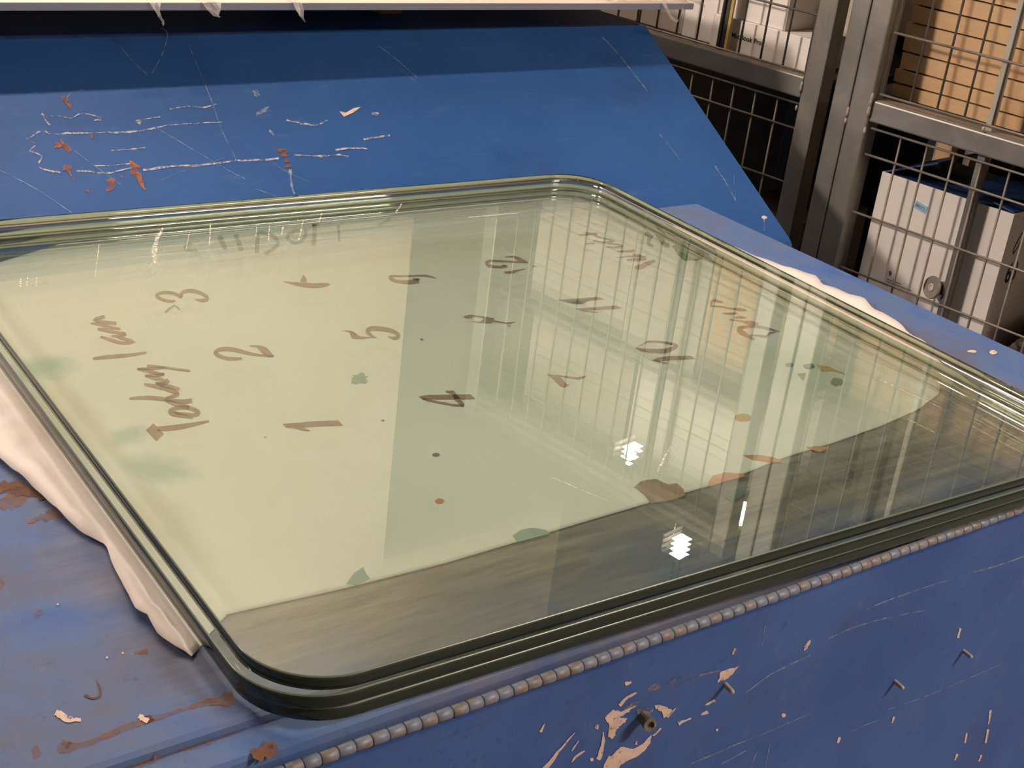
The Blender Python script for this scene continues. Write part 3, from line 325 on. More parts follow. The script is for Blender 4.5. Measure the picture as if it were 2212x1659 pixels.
CLOTH={'left': [[.3116,.7318],[.304,.7439],[.2993,.7612],[.2998,.7843],[.2951,.7913],[.2982,.8143],[.3003,.8399],[.3025,.8624],[.307,.8862],[.2956,.9097],[.2899,.9402],[.2822,.9995],[.273,1.0412],[.2554,1.1449],[.2329,1.286],[.2489,1.3613],[.2692,1.4568]],'front': [[.3116,.7318],[.3319,.7516],[.3533,.7694],[.443,.7648],[.5314,.7641],[.6157,.7687],[.745,.7753],[.834,.7785],[.9289,.7925],[.9955,.7965],[1.0704,.8046],[1.1404,.817]],'right': [[1.1404,.817],[1.1984,.8365],[1.2564,.8778],[1.2914,.9351],[1.3,.9731],[1.3124,1.004],[1.3155,1.0255],[1.3155,1.0407],[1.3281,1.0678],[1.3219,1.0856],[1.3189,1.1108],[1.312,1.1244],[1.3255,1.1502],[1.3223,1.1681],[1.3062,1.1901],[1.2886,1.2882],[1.2646,1.3767],[1.2477,1.4069],[1.2327,1.4574],[1.2357,1.5285]],'back': [[.2692,1.4568],[.3455,1.4683],[.3972,1.4805],[.472,1.5185],[.5136,1.5181],[.6091,1.5215],[.7499,1.5275],[.795,1.5303],[.9166,1.535],[1.0353,1.5413],[1.1416,1.5425],[1.2357,1.5285]]}
SCRATCH=[('r',[[.5929,.364,.5951,.3664],[.5942,.3624,.5962,.3647],[.596,.3598,.5977,.3622],[.5987,.3576,.5999,.3605],[.6027,.3591,.6031,.3611],[.6067,.3586,.6072,.3611],[.6117,.3602,.6122,.3615],[.6173,.3581,.618,.3595],[.6235,.3553,.6241,.3564],[.6293,.354,.6297,.3554],[.6339,.3555,.6336,.3575],[.6378,.3587,.6375,.36],[.6414,.36,.6419,.3635],[.6458,.3604,.6465,.3625],[.6507,.3598,.6515,.3618],[.6552,.3581,.6559,.3595],[.6602,.3555,.6616,.358],[.6648,.352,.6667,.3549],[.6668,.3503,.6693,.3514],[.666,.3514,.6655,.3479],[.6613,.3508,.6607,.3482],[.6577,.3504,.657,.3476]]),('r',[[.5651,.3221,.5643,.3254],[.5689,.3257,.5685,.3275],[.5745,.3299,.5742,.3316],[.5796,.3322,.5794,.3357],[.5831,.3343,.5834,.3365],[.5857,.3331,.5867,.3364],[.589,.3341,.59,.3362],[.5905,.3321,.5917,.3337],[.5925,.3299,.5932,.3312],[.5968,.3285,.5975,.3305],[.6047,.3284,.605,.3295],[.6147,.3281,.6157,.3319],[.6257,.3276,.6266,.3308],[.6378,.3266,.6387,.3294],[.6516,.3269,.652,.328],[.6646,.326,.6653,.3282],[.6764,.324,.6775,.3274],[.6883,.3235,.6893,.327],[.6993,.3234,.7004,.3274],[.7095,.3249,.71,.3272],[.7185,.3262,.7191,.3289],[.7262,.3264,.7269,.3295],[.7333,.3283,.7341,.3315],[.7391,.3295,.7396,.3317],[.7429,.3297,.7436,.3325]]),('r',[[.7432,.33,.7431,.3309],[.7446,.3306,.7446,.3319],[.7472,.3319,.7475,.3334],[.7543,.3322,.7547,.3336],[.7702,.3326,.7706,.3338],[.791,.3328,.7913,.3338],[.8083,.3326,.8089,.3345],[.8187,.3324,.8191,.3334],[.8255,.3321,.826,.3334],[.8299,.3319,.8303,.3328]]),('r',[[.5623,.3249,.5636,.3266],[.5653,.3221,.5666,.3237],[.5687,.3174,.5699,.3186],[.5705,.3137,.5716,.314],[.5678,.3124,.5685,.3101],[.5635,.3085,.5638,.3073],[.5597,.3044,.5617,.3054],[.5635,.3012,.5645,.3027],[.5683,.2973,.5699,.2996],[.5716,.2945,.5735,.2955],[.5693,.2903,.5706,.2892],[.5647,.2852,.5662,.2836],[.5624,.2799,.5634,.2801],[.5637,.2758,.5648,.2771],[.5667,.2721,.5683,.2748],[.5713,.2704,.5724,.2724],[.576,.2673,.5774,.2704],[.582,.2662,.5831,.2687],[.586,.2646,.587,.2671]]),('r',[[.6053,.265,.6059,.2669],[.6086,.2648,.6096,.2682],[.6135,.2647,.6142,.2668],[.619,.2633,.6202,.2664],[.6262,.2622,.6271,.2642],[.6336,.2588,.6346,.2611],[.6418,.2585,.6426,.261],[.6486,.2571,.6492,.2598],[.656,.2597,.6563,.2619],[.6623,.2605,.6628,.2631],[.6687,.2621,.669,.2639],[.6745,.2631,.6747,.2649],[.6783,.2629,.6788,.2661]]),('r',[[.6315,.2714,.6322,.2737],[.6377,.2711,.6384,.2731],[.6467,.2708,.6471,.272],[.6556,.2702,.6561,.2717],[.6649,.2705,.6653,.2721],[.6742,.2706,.6747,.2723],[.6806,.2703,.6813,.2728]]),('r',[[.6914,.2578,.6922,.2615],[.7001,.2574,.7008,.2608],[.7132,.2591,.7143,.2633],[.7281,.2605,.7288,.2631],[.7447,.2607,.7455,.263],[.7624,.258,.7637,.262],[.7801,.2591,.781,.262],[.7952,.2594,.7961,.2627],[.8092,.2606,.8099,.2632],[.8218,.2623,.8228,.2652],[.8311,.2606,.8322,.2636],[.8393,.2603,.8406,.2637],[.8484,.2596,.85,.2638],[.8608,.2585,.8621,.262],[.8749,.2592,.8761,.2624],[.8848,.2593,.8862,.2629]]),('r',[[.9098,.2642,.9107,.2663],[.9198,.2622,.9211,.2648],[.9347,.2605,.9354,.262],[.9475,.2568,.9496,.2615],[.9593,.2579,.9603,.2603],[.9695,.2583,.97,.2595],[.9776,.2575,.9792,.261],[.9835,.2561,.9847,.2582],[.9881,.2552,.9889,.2564],[.9898,.2522,.9926,.2567]]),('r',[[.6615,.2945,.6623,.2974],[.6673,.2946,.6679,.2965],[.6758,.2952,.6762,.2963],[.6842,.2953,.6845,.2962],[.6926,.2947,.6931,.2969],[.7015,.2962,.7017,.2972],[.7073,.2954,.708,.2983]]),('r',[[.7109,.3413,.7115,.3452],[.715,.3418,.7157,.3457],[.7213,.3441,.7218,.3469],[.7276,.3454,.728,.3469],[.7345,.3462,.7351,.3486],[.7417,.3472,.742,.3485],[.7467,.3474,.7473,.3496]]),('r',[[.714,.3362,.7117,.3419],[.7155,.3379,.713,.3441],[.7174,.3405,.7158,.3447],[.7188,.3425,.7174,.3461]]),('r',[[.7647,.3602,.7654,.3633],[.7722,.361,.7727,.3635],[.7831,.3635,.7834,.3645],[.7927,.3635,.7934,.3656],[.8004,.3634,.8009,.3646],[.8067,.3612,.8073,.3626],[.8131,.3595,.814,.3623],[.8212,.3612,.8217,.3636],[.8291,.3634,.8295,.3659],[.8346,.365,.8349,.3669]]),('r',[[.9755,.2655,.9766,.2695],[.9811,.2668,.9822,.2706],[.9889,.2675,.9901,.2713],[.998,.2691,.9986,.2706],[1.0077,.2673,1.0092,.2704],[1.019,.2663,1.0204,.2691],[1.0264,.2645,1.0278,.2672]]),('r',[[1.0286,.2818,1.03,.2862],[1.0347,.283,1.0357,.2862],[1.043,.2832,1.0443,.2874],[1.0517,.2848,1.0526,.2873],[1.0601,.2851,1.0613,.2888],[1.0684,.2853,1.0695,.2883],[1.0745,.2862,1.0758,.2898]]),('r',[[.9891,.3248,.9891,.3234],[.9836,.324,.9836,.3211],[.9759,.3199,.9756,.3173],[.9679,.3171,.9674,.3155],[.9608,.3179,.9598,.3158],[.9544,.3214,.9527,.3183],[.9466,.3224,.9447,.3192],[.9393,.3255,.9379,.3233],[.9313,.3276,.9301,.3257],[.927,.3311,.9247,.3274]]),('r',[[1.0607,.3318,1.0632,.3359],[1.0644,.3299,1.0666,.3336],[1.0697,.3276,1.0736,.3339],[1.0743,.3271,1.0773,.3321]]),('r',[[.5944,.3631,.5975,.3638],[.5944,.3606,.5959,.361],[.5941,.3569,.5964,.3577],[.5944,.3532,.5965,.3544],[.5953,.3495,.5972,.3511],[.5962,.3458,.5985,.3478],[.5968,.343,.5995,.3454]])]
FAINT=[('r',[[.8356,.4793,.8369,.4799],[.8353,.4662,.8362,.4666],[.8342,.4472,.8349,.4476],[.833,.4281,.834,.4285],[.8322,.4107,.8331,.411],[.8308,.3929,.8321,.3934],[.8295,.3746,.8307,.375],[.8273,.3548,.8283,.3551],[.8245,.3344,.8256,.3348],[.823,.3154,.8244,.3159],[.823,.297,.8239,.2973],[.823,.2794,.8241,.2799],[.8233,.2674,.8247,.268]]),('r',[[.7347,.3294,.7352,.3299],[.7425,.32,.7432,.3209],[.7538,.3067,.7547,.3078],[.7659,.2927,.7664,.2934],[.7786,.278,.7793,.2789],[.7914,.262,.7924,.263],[.8029,.2493,.8036,.25],[.8114,.2404,.8121,.2412],[.8181,.2343,.8189,.2353],[.8225,.2304,.8234,.2314]]),('r',[[.5157,.2764,.5164,.2774],[.5248,.2672,.5256,.2684],[.5382,.2545,.5389,.2555],[.5505,.2408,.5512,.2416],[.5618,.2265,.5622,.2269],[.5719,.211,.5728,.2121],[.5795,.2009,.5804,.2019]]),('r',[[.8065,.5133,.8074,.5148],[.8093,.5113,.8104,.513],[.8129,.5084,.8141,.5095],[.8133,.5025,.8145,.5027],[.8083,.4915,.8092,.4912],[.7999,.4773,.8008,.4768],[.7907,.4633,.7917,.4625],[.7801,.449,.7809,.4483],[.7688,.4349,.7695,.4341],[.7608,.4252,.7615,.4244]]),('r',[[1.1376,.4686,1.1386,.4696],[1.1435,.4605,1.1447,.4616],[1.1516,.4485,1.1524,.4493],[1.1585,.4356,1.16,.4368],[1.1649,.4222,1.1663,.4233],[1.1708,.4085,1.172,.4094],[1.175,.3989,1.1765,.4001]]),('r',[[.7375,.4793,.7379,.4797],[.7383,.4729,.7397,.474],[.7406,.4647,.742,.4657],[.7432,.4575,.7437,.458],[.7447,.452,.7459,.453],[.7462,.4472,.7472,.4481],[.7482,.4424,.7494,.4436],[.7513,.4369,.7518,.4374],[.7541,.4307,.755,.4316],[.7561,.4264,.7569,.4271]]),('r',[[.6062,.3134,.6069,.3142],[.6131,.3029,.6137,.3035],[.6227,.2875,.6231,.288],[.6319,.273,.6322,.2733],[.6402,.2595,.641,.2604],[.6487,.2473,.6493,.248],[.6544,.2387,.6551,.2393]]),('r',[[.8476,.2927,.848,.293],[.857,.2786,.8573,.2788],[.87,.2585,.8704,.2588],[.8827,.2412,.8832,.2418],[.8947,.2295,.8951,.2299],[.9061,.2202,.9065,.2207],[.9139,.2139,.9146,.2147]]),('r',[[.8923,.3131,.8939,.314],[.8906,.3088,.8955,.3115],[.8927,.3053,.8964,.3073],[.8937,.3025,.8973,.3044]]),('r',[[.6323,.3838,.6311,.3844],[.6337,.3876,.6332,.3879],[.637,.3921,.6362,.393],[.6408,.3967,.6406,.3973],[.6472,.3998,.6473,.4007],[.655,.4022,.6551,.4032],[.6605,.4033,.6607,.4053]]),('r',[[1.585,.4723,1.5873,.4738],[1.5889,.4613,1.591,.4626],[1.5928,.4441,1.5952,.4455],[1.5972,.4238,1.5994,.425],[1.6005,.3961,1.6029,.3973],[1.6037,.3649,1.6067,.3664],[1.6057,.3429,1.6086,.3443]]),('r',[[1.6435,.1723,1.6454,.1731],[1.6427,.1647,1.6475,.1667],[1.6434,.1544,1.6461,.1555],[1.6442,.1427,1.6468,.1436],[1.6431,.1274,1.645,.1279],[1.64,.1099,1.6431,.1108],[1.6389,.098,1.6415,.0987]]),('r',[[1.5718,.2503,1.5737,.2513],[1.5745,.2314,1.5766,.2324],[1.5787,.2058,1.58,.2064],[1.5811,.187,1.5818,.1873]]),('r',[[1.147,.4323,1.1482,.4333],[1.1538,.4191,1.1548,.4199],[1.163,.4008,1.164,.4016],[1.17,.3879,1.1705,.3883]]),('r',[[.8295,.2133,.8297,.2136],[.8383,.2068,.8391,.2078],[.8511,.1983,.8515,.1988],[.8612,.1898,.8617,.1904],[.8658,.1818,.8662,.1822],[.8677,.1742,.8687,.1748],[.8692,.1691,.8696,.1694]]),('r',[[.7076,.2396,.7076,.2402],[.7186,.2434,.7186,.2439],[.7345,.249,.7346,.2496],[.7518,.2544,.7519,.2551],[.7716,.2597,.7717,.2604],[.7929,.2649,.793,.2657],[.8081,.2687,.8082,.2698]]),('r',[[.8916,.2405,.8962,.2404],[.8893,.2355,.8946,.2354],[.8883,.2282,.8912,.2282],[.8859,.2206,.8877,.2207],[.8823,.2121,.8864,.2126],[.8815,.2036,.8835,.2039],[.8808,.1976,.884,.1981]]),('r',[[.89,.349,.9062,.3562],[.8858,.3451,.9125,.3568],[.8855,.342,.9033,.3498],[.8817,.3383,.9028,.3475]]),('r',[[.8964,.3867,.9052,.3901],[.8977,.3835,.9063,.3869],[.8957,.3777,.905,.3813],[.898,.3749,.9054,.3778]]),('r',[[1.6777,.061,1.6808,.0607],[1.6704,.0522,1.6738,.0519],[1.663,.04,1.6654,.0398],[1.6553,.0314,1.66,.0309]]),('r',[[1.6763,.1567,1.6776,.1567],[1.6642,.138,1.6654,.138],[1.6487,.1127,1.6492,.1127],[1.6367,.0946,1.6381,.0945]])]
RUST_P=[('r',[[.6803,.2778,.6897,.2663],[.679,.2747,.6899,.2628],[.6774,.2682,.6857,.2642],[.6752,.2612,.6844,.2625],[.6733,.2535,.6852,.2583],[.6783,.2484,.6871,.2526],[.6773,.2408,.6855,.245],[.679,.2345,.6844,.2374],[.681,.2285,.6833,.2298],[.6829,.2246,.6843,.2254]]),('r',[[.6413,.2488,.6471,.2501],[.6376,.2455,.651,.2481],[.6373,.2427,.648,.2429],[.6406,.2398,.6476,.2361],[.6379,.2362,.6421,.2314],[.6338,.2326,.6362,.2291],[.6323,.2277,.6332,.2263]]),('r',[[.6286,.3924,.6332,.3956],[.6277,.389,.6331,.3927],[.6282,.3854,.6352,.3898],[.629,.382,.6353,.3854],[.6311,.3786,.636,.3807],[.6307,.3734,.6357,.3754],[.6315,.3702,.6338,.3711]]),('r',[[.5918,.3054,.5961,.318],[.5948,.3073,.5975,.3147],[.5974,.3058,.6011,.3143],[.602,.3082,.604,.3112],[.6037,.3038,.6089,.31],[.6051,.2984,.6111,.3051],[.6062,.2947,.6125,.3015]]),('r',[[.6032,.3201,.6053,.3214],[.6028,.315,.6061,.3171],[.6023,.3081,.6065,.3107],[.6036,.3041,.6106,.3085]]),('r',[[.5908,.2689,.5936,.2766],[.5941,.2692,.5971,.2775],[.5983,.2685,.6008,.2756],[.6018,.2695,.6042,.2761]]),('r',[[.5945,.2687,.5988,.271],[.5968,.264,.5987,.265],[.5976,.2562,.5994,.2571],[.5985,.2507,.6,.2514]]),('r',[[.643,.3247,.6488,.3269],[.6422,.322,.6474,.324],[.643,.319,.6454,.32],[.6432,.3167,.6464,.318]]),('p',[[.6124,.2327],[.6129,.2313],[.6113,.2305],[.6095,.2306],[.6086,.2316],[.6071,.2321],[.6067,.2334],[.6081,.2344],[.6096,.2345],[.611,.2352],[.6129,.2352],[.6132,.2338]]),('p',[[.662,.251],[.6615,.2501],[.6608,.249],[.6597,.2497],[.659,.25],[.658,.2504],[.6582,.2514],[.6585,.2524],[.6598,.2526],[.661,.2534],[.6623,.2531],[.6623,.2519]])]
DRUST_P=[('r',[[.8879,.2736,.8894,.2772],[.8896,.272,.8919,.2778],[.8924,.2713,.8955,.2785],[.8943,.2694,.8977,.2762],[.8985,.2724,.9024,.279],[.8992,.2691,.9022,.2739],[.901,.2689,.9048,.2749]]),('p',[[.9032,.2654],[.9008,.2635],[.8972,.2629],[.8945,.2634],[.8905,.2627],[.8888,.2646],[.8897,.2667],[.8919,.2681],[.8941,.2692],[.8977,.2709],[.8999,.2689],[.9005,.2672]]),('p',[[.8995,.2554],[.8978,.253],[.8951,.2532],[.8935,.253],[.8911,.2524],[.8912,.2544],[.8912,.2562],[.8921,.2582],[.8944,.2586],[.8964,.2597],[.8972,.2582],[.8979,.257]]),('p',[[.8982,.2452],[.8964,.2442],[.8947,.2428],[.8912,.244],[.887,.2436],[.8872,.2452],[.8866,.2463],[.8885,.247],[.89,.2478],[.8932,.2489],[.8954,.2473],[.899,.2466]])]
CHIP_P=[('p',[[1.0146,.3398],[1.0238,.3362],[1.0415,.3443],[1.053,.3453],[1.0358,.3353],[1.0172,.3285]]),('p',[[1.6828,.0563],[1.6805,.0548],[1.6775,.0542],[1.6749,.0536],[1.6726,.0541],[1.6708,.055],[1.67,.0563],[1.6708,.0578],[1.6717,.0595],[1.6745,.0605],[1.6773,.0606],[1.6797,.0603],[1.6812,.0593],[1.6818,.058]])]
CHIP_F=[('p',[[.6239,-.0772],[.6254,-.075],[.6274,-.0739],[.6296,-.0727],[.6309,-.0715],[.6339,-.074],[.636,-.0741],[.6382,-.0759],[.6395,-.077],[.6428,-.0771],[.6445,-.0764],[.6475,-.0766],[.6496,-.0765],[.652,-.0774],[.6525,-.0759],[.6539,-.0766],[.6561,-.0771],[.6531,-.078],[.6496,-.0783],[.6489,-.0807],[.6452,-.0803],[.6441,-.0812],[.6426,-.082],[.6412,-.0815],[.6391,-.0817],[.6416,-.0837],[.6438,-.0842],[.6457,-.0853],[.6483,-.0863],[.6469,-.0884],[.6465,-.0901],[.6445,-.0895],[.6423,-.0913],[.6404,-.0915],[.641,-.0933],[.6388,-.0929],[.6385,-.0947],[.6379,-.095],[.638,-.0974],[.638,-.0975],[.6388,-.0997],[.6377,-.0993],[.6371,-.1008],[.636,-.1013],[.6339,-.1008],[.6335,-.0995],[.6321,-.0984],[.6314,-.0983],[.6306,-.0965],[.6305,-.0946],[.6304,-.0909],[.6296,-.0891],[.63,-.0867],[.629,-.084],[.6264,-.0815],[.6253,-.0794]]),('p',[[.6298,-.1329],[.6319,-.13],[.6318,-.1254],[.6334,-.1217],[.6348,-.1189],[.6357,-.1178],[.6378,-.1195],[.6394,-.119],[.6398,-.1184],[.6413,-.1173],[.6432,-.1155],[.645,-.1149],[.6466,-.1137],[.647,-.1137],[.6494,-.115],[.6493,-.1142],[.6508,-.1153],[.6536,-.117],[.6554,-.118],[.6583,-.1199],[.661,-.1212],[.664,-.121],[.6656,-.1209],[.668,-.1202],[.67,-.1203],[.672,-.1194],[.674,-.1172],[.6765,-.1153],[.6793,-.1139],[.6791,-.1152],[.6789,-.1184],[.6784,-.1185],[.6796,-.1215],[.6787,-.1231],[.6764,-.1252],[.6765,-.1264],[.6743,-.1283],[.6719,-.129],[.6698,-.1304],[.6667,-.1312],[.663,-.1313],[.659,-.1312],[.6569,-.1314],[.6527,-.1328],[.6502,-.1325],[.6499,-.1348],[.6468,-.1359],[.6474,-.1385],[.645,-.1392],[.6416,-.1377],[.6378,-.137],[.6334,-.1336]]),('p',[[.7442,-.0864],[.7441,-.0844],[.7457,-.0821],[.7445,-.0773],[.7459,-.0757],[.7513,-.0761],[.7557,-.0758],[.7617,-.0775],[.7661,-.077],[.7655,-.0784],[.7638,-.0795],[.7627,-.0807],[.7617,-.0824],[.76,-.0843],[.7584,-.0838],[.7565,-.0859],[.7541,-.0861],[.7514,-.0868],[.7499,-.0857],[.7469,-.0862]])]
SMALL_F=[('r',[[.5707,-.1077,.5669,-.1036],[.5737,-.1059,.5693,-.1011],[.5769,-.1023,.5734,-.0985],[.5799,-.0984,.5768,-.095],[.582,-.094,.5796,-.0915],[.5853,-.091,.5836,-.0892],[.5882,-.088,.5866,-.0863],[.5908,-.0849,.5895,-.0834],[.5934,-.0821,.5927,-.0812],[.5954,-.0803,.5948,-.0797]]),('r',[[.5973,-.109,.5964,-.1082],[.5982,-.1084,.597,-.1073],[.5994,-.1074,.5975,-.1053],[.6008,-.1061,.5989,-.1037],[.6035,-.1051,.6017,-.1025],[.6068,-.1041,.6053,-.1017],[.6092,-.1033,.6083,-.1019]]),('r',[[.5955,-.0976,.5946,-.0967],[.5973,-.0956,.5958,-.0942],[.5992,-.0923,.5984,-.0916],[.6009,-.0902,.5999,-.0892]]),('r',[[.5617,-.0673,.559,-.065],[.5627,-.0655,.5604,-.0636],[.5632,-.0623,.5617,-.0611],[.5638,-.0602,.5631,-.0596]]),('r',[[.6397,-.0525,.6381,-.0491],[.6417,-.0528,.6396,-.0484],[.6439,-.0523,.6427,-.0498],[.6458,-.0522,.6447,-.05]]),('r',[[.6189,-.0863,.615,-.0834],[.6187,-.0848,.6151,-.0821],[.6188,-.083,.616,-.0809],[.6185,-.0814,.6172,-.0804]]),('r',[[.7564,-.0607,.7534,-.0581],[.7566,-.0596,.755,-.0582],[.7579,-.059,.7557,-.057],[.7593,-.0589,.7567,-.0566]]),('r',[[.7331,-.1152,.7323,-.1138],[.7357,-.1156,.7338,-.1125],[.7391,-.1159,.7367,-.1121],[.7417,-.1162,.7392,-.1123]]),('r',[[.736,-.1061,.7351,-.1048],[.7396,-.1066,.7375,-.1035],[.7432,-.1052,.7419,-.1033],[.7473,-.1062,.7444,-.1021]]),('r',[[.7091,-.1164,.7062,-.1116],[.7123,-.1148,.7104,-.1117],[.7177,-.1144,.7167,-.1128],[.7219,-.1145,.7205,-.1122]]),('r',[[.6265,-.1188,.622,-.1154],[.6283,-.1163,.6234,-.1127],[.6284,-.1109,.6235,-.1075],[.6282,-.1054,.6248,-.1036],[.6284,-.1004,.6246,-.0989],[.6261,-.0946,.6247,-.0941],[.6253,-.0908,.624,-.0904]]),('r',[[.6939,-.1029,.6918,-.1005],[.6961,-.1009,.6944,-.099],[.6991,-.0982,.6976,-.0966],[.7012,-.0962,.7005,-.0955]]),('r',[[.6782,-.0888,.6758,-.0846],[.6793,-.0883,.677,-.0843],[.6809,-.0878,.6794,-.0851],[.682,-.0874,.6809,-.0854]]),('r',[[.6793,-.0863,.6808,-.0852],[.6805,-.0904,.6843,-.0874],[.6855,-.0937,.6889,-.0901],[.6889,-.1013,.691,-.0914],[.6943,-.1008,.6915,-.0928],[.6969,-.0999,.6938,-.094],[.6979,-.0984,.696,-.0949]]),('r',[[.6385,-.0718,.6354,-.0686],[.6405,-.0703,.6373,-.0669],[.6427,-.0675,.6403,-.0648],[.6457,-.0659,.6437,-.0634],[.6491,-.0659,.6472,-.0629],[.6517,-.0648,.6504,-.0626],[.6536,-.0639,.6532,-.0634]]),('r',[[.6816,-.1165,.68,-.1147],[.6841,-.1155,.6824,-.1136],[.6868,-.1134,.6854,-.1119],[.6889,-.1119,.6871,-.1099]]),('r',[[.6647,-.1188,.6614,-.1165],[.6644,-.1174,.6625,-.1161],[.664,-.1156,.6625,-.1145],[.6639,-.1143,.6631,-.1138]]),('r',[[.851,-.0881,.8453,-.0838],[.8512,-.0854,.8468,-.0821],[.8531,-.0829,.8491,-.0799],[.8534,-.0803,.851,-.0784]]),('p',[[.8439,-.1559],[.8439,-.157],[.8427,-.1571],[.8421,-.1577],[.8406,-.157],[.8394,-.1559],[.8382,-.1548],[.8379,-.1537],[.8375,-.1525],[.8382,-.152],[.8392,-.1519],[.8406,-.1528],[.842,-.1532],[.8432,-.1546]]),('p',[[.7584,-.1393],[.7582,-.1398],[.758,-.1403],[.7572,-.1401],[.7565,-.14],[.7557,-.1393],[.7551,-.1386],[.7549,-.1379],[.755,-.1374],[.7551,-.1369],[.7558,-.137],[.7565,-.1373],[.7573,-.1378],[.7578,-.1385]]),('p',[[.6193,-.1149],[.6198,-.116],[.6189,-.116],[.6185,-.1166],[.6175,-.1159],[.6167,-.1152],[.616,-.1144],[.6156,-.1135],[.6159,-.1129],[.6161,-.1122],[.6169,-.1125],[.6177,-.1126],[.6186,-.1132],[.6194,-.1141]]),('r',[[.8482,-.0887,.8465,-.0877],[.8496,-.0876,.8468,-.0859],[.8491,-.0846,.8471,-.0835],[.8507,-.0836,.8472,-.0815]]),('r',[[.7566,-.0625,.7541,-.061],[.7571,-.0609,.7551,-.0597],[.7576,-.0586,.7552,-.0572],[.758,-.057,.7551,-.0552]]),('r',[[1.0843,-.1519,1.0805,-.1501],[1.0835,-.1481,1.0797,-.1464],[1.0833,-.1433,1.08,-.1419],[1.0835,-.1401,1.0794,-.1382]]),('r',[[1.1922,-.296,1.1896,-.2947],[1.1916,-.2905,1.1888,-.2891],[1.1899,-.2825,1.1849,-.2801],[1.1892,-.277,1.1847,-.2749]]),('r',[[1.1994,-.3241,1.1958,-.3224],[1.1984,-.3183,1.1948,-.3165],[1.1971,-.3104,1.193,-.3084],[1.1963,-.3047,1.1912,-.3023]]),('r',[[1.1571,-.3078,1.1538,-.3061],[1.1568,-.3039,1.1534,-.3021],[1.1561,-.2983,1.1519,-.2961],[1.1548,-.2939,1.1521,-.2924]]),('r',[[.9324,-.2208,.9296,-.219],[.9334,-.2192,.9296,-.2168],[.9341,-.2167,.9295,-.2137],[.9335,-.2141,.931,-.2126]]),('r',[[1.0118,-.2272,1.0092,-.2256],[1.0123,-.2253,1.0099,-.2239],[1.0127,-.2225,1.009,-.2202],[1.0133,-.2206,1.0104,-.2188]]),('r',[[1.1486,-.3273,1.145,-.325],[1.1481,-.3245,1.1452,-.3227],[1.1496,-.3221,1.1452,-.3193],[1.1501,-.3199,1.1446,-.3165]]),('r',[[1.1982,-.3484,1.1937,-.3457],[1.1978,-.3457,1.1952,-.3441],[1.1987,-.3428,1.1953,-.3407],[1.1995,-.3408,1.1943,-.3376]])]
GREY_F=[('r',[[.6638,-.0685,.6625,-.0668],[.6674,-.0689,.6645,-.0649],[.6719,-.0683,.6676,-.0621],[.6784,-.0693,.6738,-.0621],[.6864,-.0691,.6813,-.0607],[.6942,-.0665,.6913,-.0618],[.7007,-.0662,.6978,-.0613]]),('r',[[.6911,-.0737,.6895,-.0711],[.6965,-.0733,.6948,-.0706],[.7042,-.0729,.7025,-.0701],[.7116,-.0733,.7086,-.0682],[.7155,-.0717,.7144,-.0698],[.7199,-.0724,.7186,-.07],[.7245,-.0725,.7234,-.0702],[.7312,-.0731,.7303,-.071],[.739,-.0744,.7382,-.0725],[.7443,-.0749,.7439,-.074]]),('r',[[.6416,-.0801,.6371,-.0736],[.6438,-.0789,.6406,-.0744],[.6472,-.0779,.6434,-.0723],[.6517,-.0786,.6472,-.0714],[.6549,-.0771,.6516,-.0714],[.6582,-.0752,.6568,-.0727],[.6611,-.0748,.6601,-.0731]]),('r',[[.6585,-.0867,.6566,-.0812],[.6615,-.0888,.6588,-.0812],[.6645,-.0881,.6624,-.0819],[.6683,-.0907,.6656,-.0813],[.6711,-.0915,.6694,-.0836],[.6736,-.09,.6728,-.0856],[.6755,-.0896,.6752,-.088]])]
